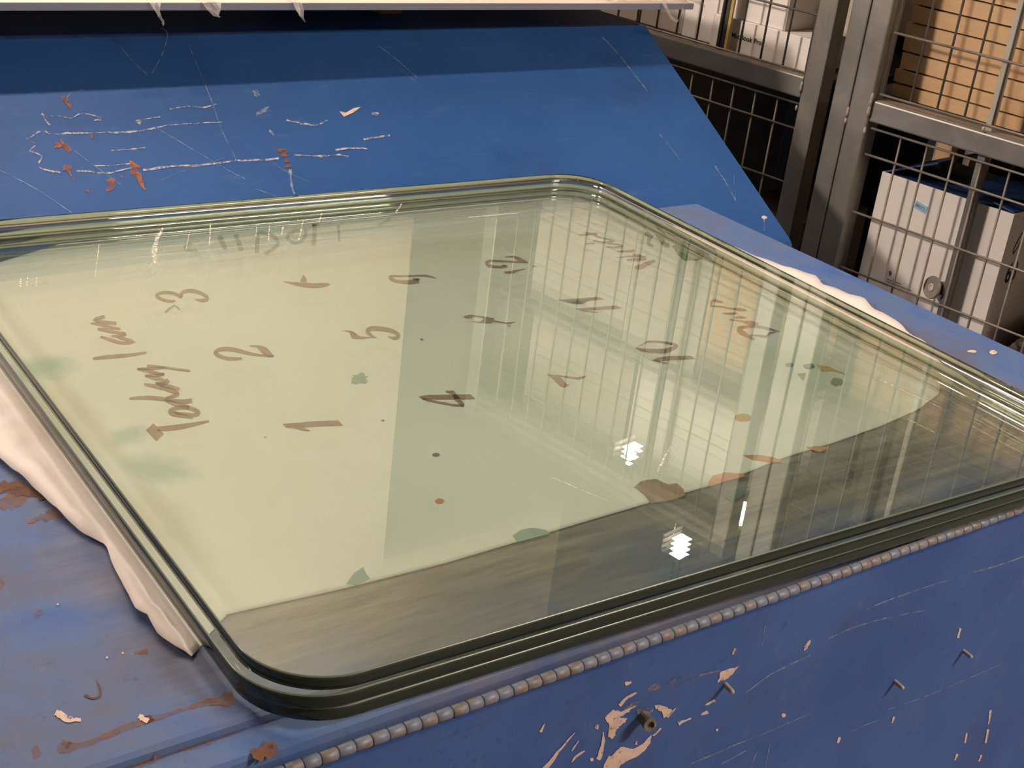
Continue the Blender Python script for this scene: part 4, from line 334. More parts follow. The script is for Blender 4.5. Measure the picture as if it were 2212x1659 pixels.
LINE_F=[('r',[[.922,-.0695,.9207,-.0676],[.9312,-.0688,.9305,-.0678],[.9451,-.0686,.9441,-.0673],[.9593,-.0689,.958,-.0673],[.9717,-.0694,.9707,-.0679],[.9837,-.0692,.9827,-.0679],[.9969,-.0696,.9961,-.0686],[1.0137,-.0706,1.0129,-.0694],[1.0318,-.0719,1.031,-.0708],[1.0448,-.073,1.0442,-.0721]]),('r',[[1.0761,-.0748,1.0747,-.0727],[1.0852,-.0757,1.0839,-.0739],[1.0982,-.0768,1.0967,-.0748],[1.1127,-.0783,1.111,-.0761],[1.1283,-.0783,1.1272,-.077],[1.146,-.0794,1.1443,-.0773],[1.158,-.0794,1.1568,-.0779]]),('r',[[.8769,-.0862,.8762,-.0852],[.8846,-.0862,.8833,-.0845],[.8951,-.0852,.894,-.0837],[.9074,-.0852,.906,-.0832],[.9217,-.0857,.9204,-.0836],[.938,-.0869,.9372,-.0857],[.9514,-.0886,.9502,-.0866],[.9591,-.0894,.9587,-.0884],[.9641,-.0911,.9636,-.0899],[.967,-.0918,.9668,-.0912]]),('r',[[.973,-.0914,.9723,-.0901],[.9855,-.0939,.9846,-.0922],[1.0027,-.0967,1.0019,-.0953],[1.0151,-.0982,1.0146,-.0975]]),('r',[[.7322,-.1661,.7314,-.1647],[.7453,-.1658,.7442,-.164],[.7648,-.1665,.7637,-.1647],[.783,-.1659,.782,-.1642],[.7987,-.1664,.7979,-.1653],[.8138,-.1671,.813,-.1659],[.8291,-.1673,.8283,-.1661],[.8475,-.1678,.8465,-.1663],[.8657,-.1671,.8649,-.166],[.8789,-.167,.8777,-.1652]]),('r',[[.7724,-.1822,.7713,-.1807],[.7807,-.1808,.7798,-.1796],[.7925,-.1794,.7917,-.1781],[.8013,-.1785,.8003,-.1771]]),('r',[[.7841,-.1112,.7823,-.1091],[.7906,-.1085,.7891,-.1069],[.7998,-.1045,.7985,-.1029],[.811,-.101,.81,-.0997],[.8271,-.0996,.8256,-.0976],[.8452,-.0984,.8437,-.0963],[.8583,-.0977,.8568,-.0955]]),('r',[[.7909,-.0646,.7895,-.064],[.79,-.0584,.7891,-.058],[.7889,-.0499,.788,-.0496],[.7884,-.0439,.7872,-.0435]]),('r',[[.8139,-.2013,.8111,-.1994],[.815,-.1947,.8132,-.1936],[.8161,-.1855,.8145,-.1845],[.817,-.1789,.8158,-.1782]]),('r',[[.8334,-.2091,.8314,-.2079],[.833,-.2014,.8316,-.2006],[.8326,-.191,.831,-.1901],[.8323,-.1835,.8311,-.1828]]),('r',[[.9989,-.2068,.9978,-.205],[1.0116,-.2079,1.0108,-.2067],[1.0312,-.2099,1.0303,-.2086],[1.0577,-.2119,1.057,-.2109],[1.0981,-.2135,1.0969,-.212],[1.1461,-.2142,1.1451,-.213],[1.1821,-.2152,1.1809,-.2139]]),('r',[[.9443,-.2135,.9431,-.2116],[.9576,-.2135,.9565,-.212],[.9765,-.2141,.9755,-.2127],[.9906,-.2149,.9898,-.2137]])]
RUST_T=[('r',[[.2286,.6712,.2298,.6769],[.2304,.6694,.2326,.6792],[.2332,.6685,.2354,.678],[.237,.6691,.2388,.6769],[.2412,.6696,.2423,.6748],[.2451,.6681,.2462,.6739],[.2495,.6689,.2504,.6744],[.2541,.6705,.2547,.6747],[.2589,.6693,.2597,.676],[.2642,.6709,.2649,.6769],[.2693,.6725,.27,.6779],[.2737,.6714,.2747,.6786],[.2776,.6724,.2786,.6786],[.2803,.6715,.2814,.6779],[.2828,.6733,.284,.6797],[.2839,.6711,.2855,.6782],[.2856,.672,.2873,.6792],[.2875,.6726,.2893,.6802],[.2898,.6726,.2914,.6799],[.2924,.6723,.2937,.6777],[.2951,.6709,.2966,.6773],[.2989,.6733,.2997,.6766],[.3021,.6728,.3029,.6763],[.3054,.6733,.3065,.6777],[.3084,.6731,.3093,.6771],[.3112,.6733,.3118,.6759],[.314,.6738,.3145,.6764],[.3162,.672,.3172,.6774],[.319,.6735,.3197,.6769],[.3213,.6723,.3227,.6778],[.3243,.673,.3258,.6782],[.3267,.6705,.3292,.6779],[.3302,.6695,.3328,.6771],[.3335,.6678,.3365,.676],[.3359,.6644,.3419,.68],[.3393,.6647,.3442,.6775],[.3417,.6647,.3471,.679]]),('r',[[.2389,.6763,.2335,.6715],[.2383,.6768,.2341,.673],[.2383,.6783,.2343,.6747],[.237,.6789,.234,.6761],[.2363,.6799,.2329,.6768],[.2359,.6811,.233,.6784],[.2353,.6815,.2327,.6792]]),('r',[[.2347,.645,.2361,.6521],[.2359,.646,.237,.6515],[.2369,.6439,.2382,.6504],[.239,.6458,.2399,.6504],[.2407,.644,.2421,.6512],[.2434,.6457,.2442,.6499],[.2456,.6434,.2468,.6496],[.2491,.6454,.2502,.651],[.2523,.6433,.2536,.6499],[.2563,.6434,.2577,.6507],[.2604,.6428,.2616,.6491],[.2646,.6429,.2662,.6513],[.2687,.6427,.27,.6502],[.273,.644,.2743,.6518],[.2769,.6425,.2783,.6517],[.2813,.6443,.2826,.6524],[.2853,.6435,.2866,.6515],[.2897,.646,.2909,.6521],[.2935,.6461,.2947,.6513],[.2967,.6447,.2985,.6514],[.3,.6442,.3022,.6517],[.303,.643,.305,.6495],[.3063,.6427,.3082,.6489],[.3103,.6439,.3118,.6494],[.3138,.6424,.3152,.6486],[.3183,.643,.3197,.6495],[.3236,.6444,.3246,.6495],[.3285,.6434,.3295,.6488],[.3338,.646,.3349,.6517],[.3378,.6453,.3389,.6512],[.3407,.645,.342,.6517]]),('r',[[.2853,.9674,.2893,.9813],[.2853,.9617,.2915,.9836],[.2878,.9628,.2921,.9779],[.2888,.9572,.2948,.9781],[.2931,.9626,.2994,.9845],[.2938,.9556,.3016,.983],[.2976,.9605,.3038,.9827],[.2992,.9584,.305,.9798],[.3015,.9587,.3066,.9779],[.3044,.9619,.3076,.9741],[.3063,.9622,.3088,.9719],[.3088,.966,.3106,.9726],[.3101,.9666,.3116,.972]]),('r',[[.2986,.9321,.299,.9354],[.2999,.9322,.3004,.9361],[.3016,.9317,.3022,.9365],[.3036,.9322,.3046,.9397],[.306,.9336,.3068,.9387],[.3082,.9337,.3091,.9393],[.3102,.9345,.3121,.9438],[.3107,.9296,.3134,.9403],[.3123,.9289,.3164,.9435],[.3149,.9314,.3191,.946],[.3168,.9312,.3205,.9451],[.3179,.9266,.3218,.9462],[.321,.9304,.3218,.9425],[.3238,.9298,.3222,.9438],[.3263,.9332,.3221,.9468],[.327,.9389,.3229,.9474],[.3302,.9378,.3247,.9474],[.3302,.9413,.326,.9487],[.3312,.9413,.3272,.9496]]),('r',[[.2627,.8103,.2618,.8138],[.2637,.8105,.2626,.8149],[.2647,.8122,.2635,.817],[.2663,.8129,.2651,.8174],[.2678,.8138,.2667,.8182],[.2691,.8146,.2674,.8214],[.2695,.8169,.2684,.8214]]),('r',[[.2528,.859,.2547,.8698],[.2526,.8547,.255,.8684],[.2536,.8554,.2557,.8674],[.2548,.8567,.2569,.8683],[.2559,.8574,.2575,.8662],[.2571,.8593,.2581,.8645],[.2576,.8585,.2587,.8645]]),('r',[[.3055,.7417,.3068,.746],[.3068,.7421,.3078,.7454],[.3083,.7415,.3092,.7445],[.3101,.7409,.3113,.7449],[.3117,.7398,.3134,.7454],[.3131,.7389,.3152,.7455],[.3147,.7402,.3161,.7448]]),('p',[[.2906,.6733],[.2897,.6717],[.2875,.6724],[.2861,.6721],[.2844,.6723],[.2838,.6741],[.282,.6756],[.2833,.6771],[.2838,.6789],[.2859,.6782],[.2874,.68],[.2894,.6791],[.2909,.6773],[.2901,.6752]]),('p',[[.2197,.6766],[.2185,.6733],[.217,.6731],[.2159,.6725],[.2145,.6715],[.2137,.6727],[.215,.6764],[.2149,.6792],[.2163,.682],[.2177,.6836],[.2188,.6835],[.22,.684],[.2204,.6822],[.2199,.6795]])]
CURL_T=[('r',[[.2607,.7151,.2629,.7179],[.2612,.7146,.2632,.717],[.2616,.7136,.2635,.7159],[.2621,.7125,.2639,.7146],[.263,.7116,.2642,.7133],[.2637,.7106,.2647,.7123],[.2644,.7099,.2652,.7116],[.2652,.7094,.2658,.7112],[.266,.7092,.2665,.711],[.2669,.7091,.2673,.711],[.2679,.7093,.268,.7111],[.2688,.7097,.2687,.7113],[.2696,.7101,.2693,.7117],[.2704,.711,.2698,.7123],[.271,.712,.2703,.7129],[.2717,.7132,.2708,.7139],[.2721,.7145,.2713,.7149],[.2726,.7159,.2717,.7161],[.2729,.7173,.2721,.7174],[.2733,.719,.2724,.7189],[.2735,.7209,.2727,.7208],[.2737,.723,.2729,.7228],[.2738,.7249,.2731,.7247],[.2739,.7265,.2733,.7263],[.274,.7277,.2734,.7275]])]
DRUST_T=[('r',[[.3319,.6188,.3345,.6269],[.3323,.6171,.3354,.6264],[.3333,.6157,.3369,.6266],[.3342,.6132,.338,.6248],[.3357,.6124,.34,.6255],[.3388,.6162,.3419,.6259],[.3395,.6131,.3444,.6292],[.341,.6127,.346,.6302],[.3433,.6152,.3463,.6261],[.3444,.6132,.3481,.627],[.3457,.613,.3492,.6261],[.3478,.6164,.3506,.6271],[.3478,.6132,.3505,.6233]]),('r',[[.2933,.9854,.3001,1.0013],[.2954,.9843,.3041,1.0045],[.299,.9844,.3049,.9977],[.302,.9812,.31,.9995],[.304,.9752,.3141,.9983],[.3084,.9751,.3165,.9934],[.3108,.9712,.3169,.9853],[.314,.9701,.3196,.983],[.3171,.9685,.3218,.9793],[.3178,.9614,.3252,.9784],[.3215,.9621,.3273,.9756],[.3245,.9626,.3286,.9721],[.3255,.9601,.3299,.97]])]
SPOT_T=[('p',[[1.3996,.8451],[1.3964,.8435],[1.393,.8424],[1.3905,.843],[1.3875,.8431],[1.3871,.8449],[1.3878,.8469],[1.3898,.8489],[1.3928,.8505],[1.3962,.8518],[1.3994,.852],[1.4017,.8511],[1.4013,.849],[1.4012,.8472]]),('p',[[1.3771,.8566],[1.3742,.8561],[1.3718,.855],[1.3685,.8556],[1.3666,.8571],[1.3649,.8583],[1.3638,.8599],[1.3645,.8615],[1.3668,.8627],[1.3702,.8623],[1.3734,.8626],[1.3759,.8613],[1.3771,.8598],[1.3772,.8583]]),('p',[[.282,.8195],[.2817,.819],[.2814,.8185],[.2811,.8185],[.2808,.8186],[.2806,.819],[.2806,.8195],[.2807,.8201],[.281,.8206],[.2813,.8212],[.2817,.8211],[.282,.821],[.2822,.8206],[.2823,.8201]]),('p',[[.3002,.7468],[.2999,.7463],[.2995,.7459],[.2991,.7459],[.2987,.746],[.2987,.7465],[.2986,.747],[.2988,.7475],[.299,.7481],[.2994,.7483],[.2998,.7486],[.3,.7482],[.3002,.7479],[.3003,.7474]]),('p',[[.2891,.7466],[.2888,.7462],[.2885,.746],[.2881,.7456],[.2879,.746],[.2877,.7463],[.2876,.7468],[.2878,.7473],[.288,.7478],[.2884,.748],[.2888,.7484],[.2891,.7481],[.2893,.7478],[.2892,.7472]]),('r',[[.2378,.7053,.2415,.71],[.2392,.7053,.242,.7087],[.2391,.7025,.2435,.7079],[.2404,.7009,.244,.7055],[.2408,.6981,.2449,.7035],[.2419,.6961,.2452,.7008],[.2432,.6948,.2466,.7004],[.2448,.6943,.2472,.699],[.2465,.6943,.2476,.6969],[.2478,.6939,.2492,.6975],[.2488,.693,.25,.6962],[.2497,.6926,.2509,.6959],[.2503,.6921,.2513,.6947]]),('p',[[1.3704,1.0964],[1.3692,1.096],[1.368,1.0953],[1.3668,1.0958],[1.3652,1.0958],[1.3648,1.0966],[1.3651,1.0974],[1.3649,1.0983],[1.3664,1.0987],[1.3675,1.0992],[1.3688,1.099],[1.3698,1.0986],[1.371,1.0981],[1.3712,1.0972]]),('p',[[1.3615,1.0928],[1.3602,1.0922],[1.3589,1.0919],[1.3576,1.0922],[1.3561,1.0922],[1.3559,1.0931],[1.3555,1.0938],[1.3565,1.0945],[1.3572,1.0951],[1.3584,1.0955],[1.3597,1.0955],[1.3608,1.0951],[1.3615,1.0944],[1.3612,1.0936]]),('r',[[.2817,.6791,.285,.6827],[.2828,.6791,.2853,.6817],[.2826,.6769,.2864,.6809],[.2836,.6758,.286,.6783],[.284,.674,.2872,.6774],[.2847,.6729,.2882,.6765],[.2852,.6722,.2879,.6749]])]
GSCR=[('r',[[.5693,1.4485,.5698,1.4461],[.5648,1.4426,.5657,1.4386],[.5588,1.4324,.5599,1.4275],[.5519,1.4228,.5535,1.4172],[.5463,1.4119,.5484,1.407],[.5419,1.4024,.5445,1.3984],[.5369,1.3948,.5406,1.3907],[.5331,1.386,.538,1.3825],[.5294,1.3771,.5345,1.3753],[.5256,1.3673,.5312,1.367],[.5235,1.3574,.5279,1.3579],[.5208,1.3488,.5236,1.3492],[.5193,1.343,.5216,1.3433]]),('r',[[.5932,1.4287,.5941,1.4277],[.5877,1.4173,.5885,1.4164],[.5799,1.4008,.5805,1.4001],[.5721,1.3847,.5726,1.3841],[.5669,1.3739,.5676,1.3731]]),('r',[[.6268,1.4486,.6279,1.4481],[.6202,1.4345,.6214,1.4339],[.6113,1.4139,.6125,1.4133],[.6024,1.394,.6035,1.3934],[.596,1.3808,.5974,1.3801]]),('r',[[.6886,1.4223,.6895,1.4219],[.684,1.4128,.685,1.4123],[.6769,1.3993,.6782,1.3987],[.6702,1.3859,.6715,1.3853],[.6657,1.3769,.6673,1.3761]]),('r',[[.7024,1.4159,.7045,1.4137],[.6989,1.4094,.7003,1.408],[.6937,1.4001,.6951,1.3987],[.6888,1.3907,.69,1.3895],[.6856,1.3843,.6866,1.3832]]),('r',[[.7344,1.4273,.7352,1.4263],[.731,1.4214,.7317,1.4205],[.7259,1.4133,.7268,1.4122],[.7206,1.4041,.7217,1.4026],[.7156,1.3958,.7165,1.3946],[.7112,1.3876,.712,1.3864],[.7062,1.3799,.7072,1.3784],[.702,1.3729,.703,1.3715],[.6993,1.3677,.7001,1.3666]]),('r',[[.673,1.4233,.674,1.4226],[.6693,1.416,.6702,1.4153],[.6639,1.4054,.665,1.4046],[.6588,1.3947,.6597,1.3941],[.6552,1.3877,.6561,1.387]]),('r',[[.7697,1.4497,.771,1.4477],[.7661,1.4434,.7669,1.4421],[.7607,1.4343,.7617,1.4329],[.7555,1.4252,.7561,1.4243],[.7518,1.4193,.7524,1.4184]]),('r',[[.38,1.3442,.3809,1.3438],[.3781,1.3389,.3794,1.3383],[.3754,1.3312,.377,1.3305],[.373,1.3235,.3747,1.3227],[.3716,1.3181,.3728,1.3176]]),('r',[[.3878,1.3472,.3888,1.3465],[.3857,1.342,.3868,1.3413],[.3832,1.3341,.3841,1.3336],[.3806,1.3264,.3815,1.3258],[.379,1.321,.3797,1.3206]]),('r',[[.3947,1.3399,.3957,1.3392],[.3933,1.3354,.394,1.3349],[.3911,1.329,.3918,1.3285],[.3888,1.3228,.3897,1.3222],[.3875,1.3184,.3881,1.318]]),('r',[[.8862,1.457,.8862,1.455],[.8809,1.4508,.8809,1.4484],[.8732,1.4415,.8732,1.4392],[.8656,1.4341,.8656,1.4303],[.8605,1.4276,.8604,1.4231]]),('r',[[.7413,.7662,.7411,.767],[.7453,.769,.7449,.7705],[.7509,.7737,.7505,.7753],[.7574,.7783,.757,.7803],[.7635,.7835,.7632,.7854],[.7699,.7885,.7696,.7902],[.7768,.7937,.7766,.7951],[.783,.7986,.7829,.7994],[.7874,.8019,.7874,.8025]]),('r',[[.8143,.8218,.8138,.8233],[.8173,.8239,.8169,.8253],[.8216,.8277,.8212,.8291],[.8259,.8316,.8257,.8324],[.8289,.8342,.8286,.8351]]),('r',[[.6872,.6802,.6867,.6807],[.6901,.6828,.6894,.6834],[.6939,.6868,.6934,.6873],[.6979,.6907,.6976,.6911],[.7009,.6933,.7004,.6938]]),('r',[[.9404,1.3855,.9422,1.3885],[.9557,1.3854,.9571,1.3877],[.978,1.3846,.9797,1.3875],[1.0007,1.3841,1.0025,1.3871],[1.0167,1.3843,1.0179,1.3862]]),('r',[[.4886,1.426,.4894,1.4254],[.4802,1.404,.4808,1.4035],[.468,1.373,.4685,1.3726],[.4563,1.3432,.4567,1.3429],[.4485,1.3235,.4491,1.323]]),('r',[[.6494,.7946,.6502,.7954],[.6541,.7824,.6549,.7832],[.6611,.7651,.6618,.7657],[.6678,.7478,.6684,.7483],[.6726,.7363,.6732,.7369]]),('r',[[1.0905,.8337,1.092,.8347],[1.092,.8186,1.0937,.8197],[1.0952,.7975,1.0963,.7982],[1.0982,.7768,1.0995,.7776],[1.0999,.7626,1.101,.7633]]),('r',[[1.0455,.7566,1.0465,.7572],[1.0458,.7498,1.0472,.7506],[1.0471,.7405,1.0483,.7412],[1.0479,.731,1.0488,.7315],[1.0484,.7245,1.0495,.7252]])]
FAINTL=[('r',[[.6559,1.4944,.6634,1.4993],[.65,1.4712,.6573,1.4759],[.6442,1.4486,.6514,1.4531]]),('r',[[.6766,1.4938,.684,1.4978],[.6686,1.4664,.6759,1.4703],[.6609,1.4399,.6679,1.4436]]),('r',[[.7073,1.498,.7122,1.4962],[.6911,1.4634,.6958,1.4616],[.6755,1.4301,.6802,1.4283]]),('r',[[.7087,1.4908,.7152,1.5023],[.7121,1.4856,.7186,1.497],[.7164,1.4782,.7232,1.4892],[.7185,1.4706,.7256,1.4798],[.7174,1.4633,.7239,1.4681],[.7148,1.4559,.7193,1.4551],[.7115,1.45,.7118,1.4423],[.7041,1.4427,.702,1.4326],[.694,1.4353,.6915,1.4248],[.6867,1.4301,.6842,1.4196]]),('r',[[.7642,1.4934,.7595,1.4821],[.7598,1.4927,.7552,1.4814],[.7534,1.4913,.7493,1.4802],[.7468,1.4876,.7447,1.4778],[.7403,1.4795,.7419,1.4742],[.7348,1.4697,.739,1.469],[.7313,1.4601,.7375,1.465],[.7305,1.4522,.7371,1.4604],[.7316,1.4457,.7379,1.4555],[.7349,1.4426,.7399,1.4534],[.7408,1.4447,.7441,1.455],[.7482,1.45,.7502,1.4594],[.7559,1.4578,.7555,1.4648],[.7632,1.4691,.7602,1.4723],[.7694,1.4811,.7656,1.4826],[.7735,1.4893,.7695,1.4906]]),('r',[[.7882,1.505,.7933,1.5032],[.77,1.4693,.7749,1.4675],[.7524,1.435,.7572,1.4332]]),('r',[[.7831,1.4967,.7886,1.5093],[.7892,1.4975,.7947,1.5102],[.7953,1.4983,.8009,1.511]]),('r',[[.8163,1.4923,.8199,1.4917],[.8025,1.4647,.806,1.4642],[.789,1.438,.7925,1.4375]]),('r',[[.8654,1.4746,.8686,1.4835],[.8729,1.4791,.876,1.488],[.8824,1.4851,.8854,1.494],[.8912,1.4913,.8941,1.5001],[.898,1.4962,.9008,1.505]]),('r',[[.6172,1.4599,.6138,1.4514],[.6125,1.4605,.609,1.4519],[.6079,1.4624,.6038,1.4543],[.6063,1.4678,.6017,1.4614],[.6057,1.4694,.6044,1.4738],[.6107,1.4732,.6125,1.4813],[.6172,1.477,.6193,1.4854]])]
STUDS=[[.7545,-.0916],[.9965,-.173],[1.0993,-.172]]
BOLT=[.6646,-.0905]

# ------------------------------------------------------------------ room
A2 = R(2.0)                      # both steel chests stand turned 2 degrees from the glass
def uvz(u, v, z=0.0): return (u*math.cos(A2) - v*math.sin(A2), u*math.sin(A2) + v*math.cos(A2), z)
def structure(o): o['kind'] = 'structure'; return o
FZ = -0.76; CZ = 2.32
structure(bxo('floor', M['concrete'], None, -3.0, 6.0, -3.2, 6.2, FZ - .1, FZ))
structure(bxo('ceiling', M['ceiling'], None, -3.0, 6.0, -3.2, 6.2, CZ, CZ + .1))
structure(bxo('wall_left', M['wall'], None, -3.1, -3.0, -3.2, 6.2, FZ, CZ))
structure(bxo('wall_right', M['wall_dim'], None, 6.0, 6.1, -3.2, 6.2, FZ, CZ))
structure(bxo('wall_front', M['wall_dim'], None, -3.0, 6.0, -3.3, -3.2, FZ, CZ))
structure(bxo('wall_far', M['wall_dim'], None, -3.0, 6.0, 6.2, 6.3, FZ, CZ))
wb = structure(bxo('wall_back', M['wall'], None, -3.0, 1.76, 2.62, 2.74, FZ, CZ)); wb.rotation_euler = (0, 0, A2)
hd = structure(bxo('trim_1', M['wall'], None, 1.76, 2.36, 2.62, 2.74, 1.46, CZ)); hd.rotation_euler = (0, 0, A2)

# lamp fixtures: a folded steel tray around each lamp
LL = {'row': 'long narrow ceiling light fitting above the slanted chest', 'front': 'wide ceiling light fitting in front of the blue chest',
      'far1': 'small ceiling light fitting farthest behind the wire cages',
      'far2': 'small ceiling light fitting behind the right wire cage', 'far3': 'smallest ceiling light fitting behind the left wire cage'}
for n, x, y, z, rz, ln, wd, pw in LAMPS:
    t = thing('ceiling_light', LL[n], 'light', (x, y, z), R(rz))
    h = CZ - z
    bm = bmesh.new(); box(bm, -ln/2 - .03, ln/2 + .03, -wd/2 - .03, wd/2 + .03, .02, .05, .004); obj('housing', bm, M['housing'], t)
    for s in (-1, 1):
        bxo('reflector_lip', M['housing'], t, -ln/2 - .03, ln/2 + .03, s*(wd/2 + .024) - .004, s*(wd/2 + .024) + .004, -.006, .022)
        rodo('hanger', M['steel_dark'], t, (s*ln*.35, 0, .05), (s*ln*.35, 0, h), .006)
    l = LIGHT_OBJ[n]; l.parent = t; l.location = (0, 0, .012); l.rotation_euler = (0, 0, 0)

wl = thing('wall_light', 'square flood light on the beige wall left of the slanted chest', 'light', FLOOD_AT)
wl.rotation_mode = 'QUATERNION'; wl.rotation_quaternion = (FLOOD_TO - FLOOD_AT).to_track_quat('-Z', 'Y')
bm = bmesh.new(); box(bm, -.19, .19, -.15, .15, .012, .05, .006); obj('housing', bm, M['housing'], wl)
for s_ in (-1, 1):
    bxo('rim', M['housing'], wl, -.19, .19, s_*.14 - .01, s_*.14 + .01, -.01, .0115); bxo('rim', M['housing'], wl, s_*.18 - .01, s_*.18 + .01, -.13, .13, -.01, .0115)
rodo('bracket', M['steel_dark'], wl, (0, 0, .05), wl.rotation_quaternion.inverted() @ Vector((0, .16, 0)) + Vector((0, 0, .03)), .012)
flood.parent = wl

# ------------------------------------------------------------------ the blue chest under the glass
def chest_frame(name, label, cat, u, v):
    x, y, _ = uvz(u, v); return thing(name, label, cat, (x, y, FZ), A2), u, v
ch, cu, cv = chest_frame('steel_chest', 'worn blue steel chest with rusty piano hinge carrying the stacked glass', 'chest', 0.5, 1.0)
def C(u, v, z): return (u - cu, v - cv, z - FZ)
VF = 0.6105; U0, U1, VB = -0.55, 1.429, 1.408
bm = bmesh.new()
prof = [(VB, FZ + .05), (VB, -.012), (VB - .004, -.003), (VB - .012, 0.0), (0.652, 0.0), (0.6475, -.0015), (0.6465, -.0058), (0.6240, -.0066), (0.6205, -.0085), (0.6190, -.014), (0.6190, -.026), (0.6190, FZ + .05)]
extrude_profile(bm, [(p[0] - cv, p[1] - FZ) for p in prof], U0 - cu, U1 - cu)
body = obj('body', bm, M['top_blue'], ch)
bxo('refraction_ledge', M['top_blue'], ch, U0 + .01 - cu, 1.272 - cu, VB - .006 - cv, 1.497 - cv, -.0062 - FZ, -.0002 - FZ, .0008)  # added ledge, stands in for what refraction would show under the glass
bm = bmesh.new(); extrude_profile(bm, [(p[0] - cv, p[1] - FZ) for p in [(VF, -.036), (0.6185, -.034), (0.6185, FZ + .05), (VF, FZ + .05)]], U0 + .002 - cu, U1 - .002 - cu)
obj('front_panel', bm, M['face_blue'], ch)
bm = bmesh.new(); extrude_profile(bm, [(p[0] - cv, p[1] - FZ) for p in [(VF - .0028, -.0242), (VF + .008, -.0242), (VF + .008, -.0352), (VF, -.0352), (VF - .0028, -.0352)]], U0 + .002 - cu, U1 - .002 - cu)
obj('hinge_leaf', bm, M['face_blue'], ch)
rodo('hinge_pin', M['hinge_gap'], ch, C(U0 + .002, 0.6125, -.0195), C(U1 - .002, 0.6125, -.0195), .0036, 10)
bm = bmesh.new(); rod(bm, (-.0061, 0, 0), (.0061, 0, 0), .0044, 16)
bmesh.ops.bevel(bm, geom=[e for e in bm.edges if len(e.link_faces) == 2 and any(len(f.verts) > 4 for f in e.link_faces)], offset=.0005, segments=1, affect='EDGES')
k0 = obj('hinge_knuckle', bm, M['hinge'], ch, smooth=True)
P_K = 0.01270; n = 0; u = 0.205
while u < U1 - .006:
    o = k0 if n == 0 else k0.copy()
    if n: COL.objects.link(o)
    o.location = C(u, 0.6125 + random.uniform(-.0002, .0002), -.0195 + random.uniform(-.0002, .0002))
    o.rotation_euler = (random.uniform(0, 6), 0, 0)
    n += 1; u += P_K
# side skid, back and plinth
bxo('plinth', M['steel_dark'], ch, *(U0 + .05 - cu, U1 - .05 - cu), 0.68 - cv, VB - .06 - cv, 0.0, 0.05)
for d in RUST_T: marks('rust_mark', [d], M['rust'], lambda a, b: C(a, b, .0004 if b > .652 else -.0055), ch)
for d in DRUST_T: marks('rust_scab', [d], M['rust_dark'], lambda a, b: C(a, b, .0005 if b > .652 else -.0054), ch)
marks('rust_curl', CURL_T, M['rust_dark'], lambda a, b: C(a, b, .0006), ch)
for d in SPOT_T: marks('paint_speck', [d], M['chip'], lambda a, b: C(a, b, .0006 if b > .652 else -.0054), ch)
fF = lambda a, b: C(a, VF - .0004, b)
for d in CHIP_F: marks('paint_chip', [d], M['chip'], fF, ch)
tag(marks('paint_fleck', SMALL_F, M['chip'], lambda a, b: C(a, VF - .0005, b), ch), kind='stuff')
tag(marks('scuff', GREY_F, M['chip_grey'], lambda a, b: C(a, VF - .0003, b), ch), kind='stuff')
tag(marks('scratch_line', LINE_F, M['faint'], lambda a, b: C(a, VF - .0003, b), ch), kind='stuff')
for u, z in STUDS:
    bm = bmesh.new(); lathe(bm, [(.0020, -.004), (.0023, 0.0), (.0021, .0110), (.0016, .0128)], 10)
    o = obj('stud', bm, M['stud'], ch, smooth=True); o.location = C(u, VF, z); o.rotation_euler = (R(84), 0, R(-14))
bm = bmesh.new(); lathe(bm, [(.0068, -.004), (.0075, .002), (.0070, .010), (.0082, .018), (.0080, .021), (.0045, .0212), (.0038, .0165)], 14)
for v in bm.verts:
    v.co += Vector([noise.noise(v.co * 240 + Vector((k * 9, 3, 1))) for k in range(3)]) * .0011
for v in bm.verts: v.co *= .70
o = obj('bolt', bm, M['bolt'], ch); o.location = C(BOLT[0], VF, BOLT[1]); o.rotation_euler = (R(80), 0, R(-16))

# ------------------------------------------------------------------ the chest with the slanted lid behind it
c2, cu, cv = chest_frame('slanted_chest', 'deep blue steel chest with a scratched slanted lid behind the glass', 'chest', 0.4, 2.0)
VL, ZL, VT, ZTOP, UR = 1.4337, -0.1039, 1.8622, 0.1511, 1.700
sl = math.atan2(ZTOP - ZL, VT - VL); nv, nz_ = -math.sin(sl), math.cos(sl)
bm = bmesh.new()
extrude_profile(bm, [(p[0] - cv, p[1] - FZ) for p in [(VL + .012, FZ), (VL + .012, ZL - .006), (VT + .004, ZTOP - .008), (2.46, ZTOP - .008), (2.46, FZ)]], -1.2 - cu, UR - .008 - cu)
obj('body', bm, M['lid_blue'], c2)
bm = bmesh.new()
pr = [(VT + .004, ZTOP - .0005), (VT, ZTOP)]
pr += [(VL + .010*math.cos(sl), ZL + .010*math.sin(sl)), (VL + .004, ZL + .0012), (VL, ZL - .004), (VL - .0012, ZL - .010), (VL - .0012, ZL - .042), (VL + .0015, ZL - .042), (VL + .0015, ZL - .010), (VL + .010, ZL - .001), (VT + .004, ZTOP - .004)]
extrude_profile(bm, [(p[0] - cv, p[1] - FZ) for p in pr], -1.21 - cu, UR - cu)
lid = obj('lid', bm, M['lid_blue'], c2)
bxo('top_plate', M['lid_blue'], c2, -1.205 - cu, UR - .002 - cu, VT + .002 - cv, 2.465 - cv, ZTOP - .004 - FZ, ZTOP - .0006 - FZ)
def fP(h):
    return lambda a, b: (a - cu, VL + b*math.cos(sl) + nv*h - cv, ZL + b*math.sin(sl) + nz_*h - FZ)
tag(marks('scratch', SCRATCH, M['scratch'], fP(.0005), c2), kind='stuff')
tag(marks('hairline_scratch', FAINT, M['faint'], fP(.0004), c2), kind='stuff')
for d in RUST_P: marks('rust_mark', [d], M['rust_bright'], fP(.0006), c2)
for d in DRUST_P: marks('rust_scab', [d], M['rust_dark'], fP(.0006), c2)
for d in CHIP_P: marks('paint_chip', [d], M['chip'], fP(.0007), c2)

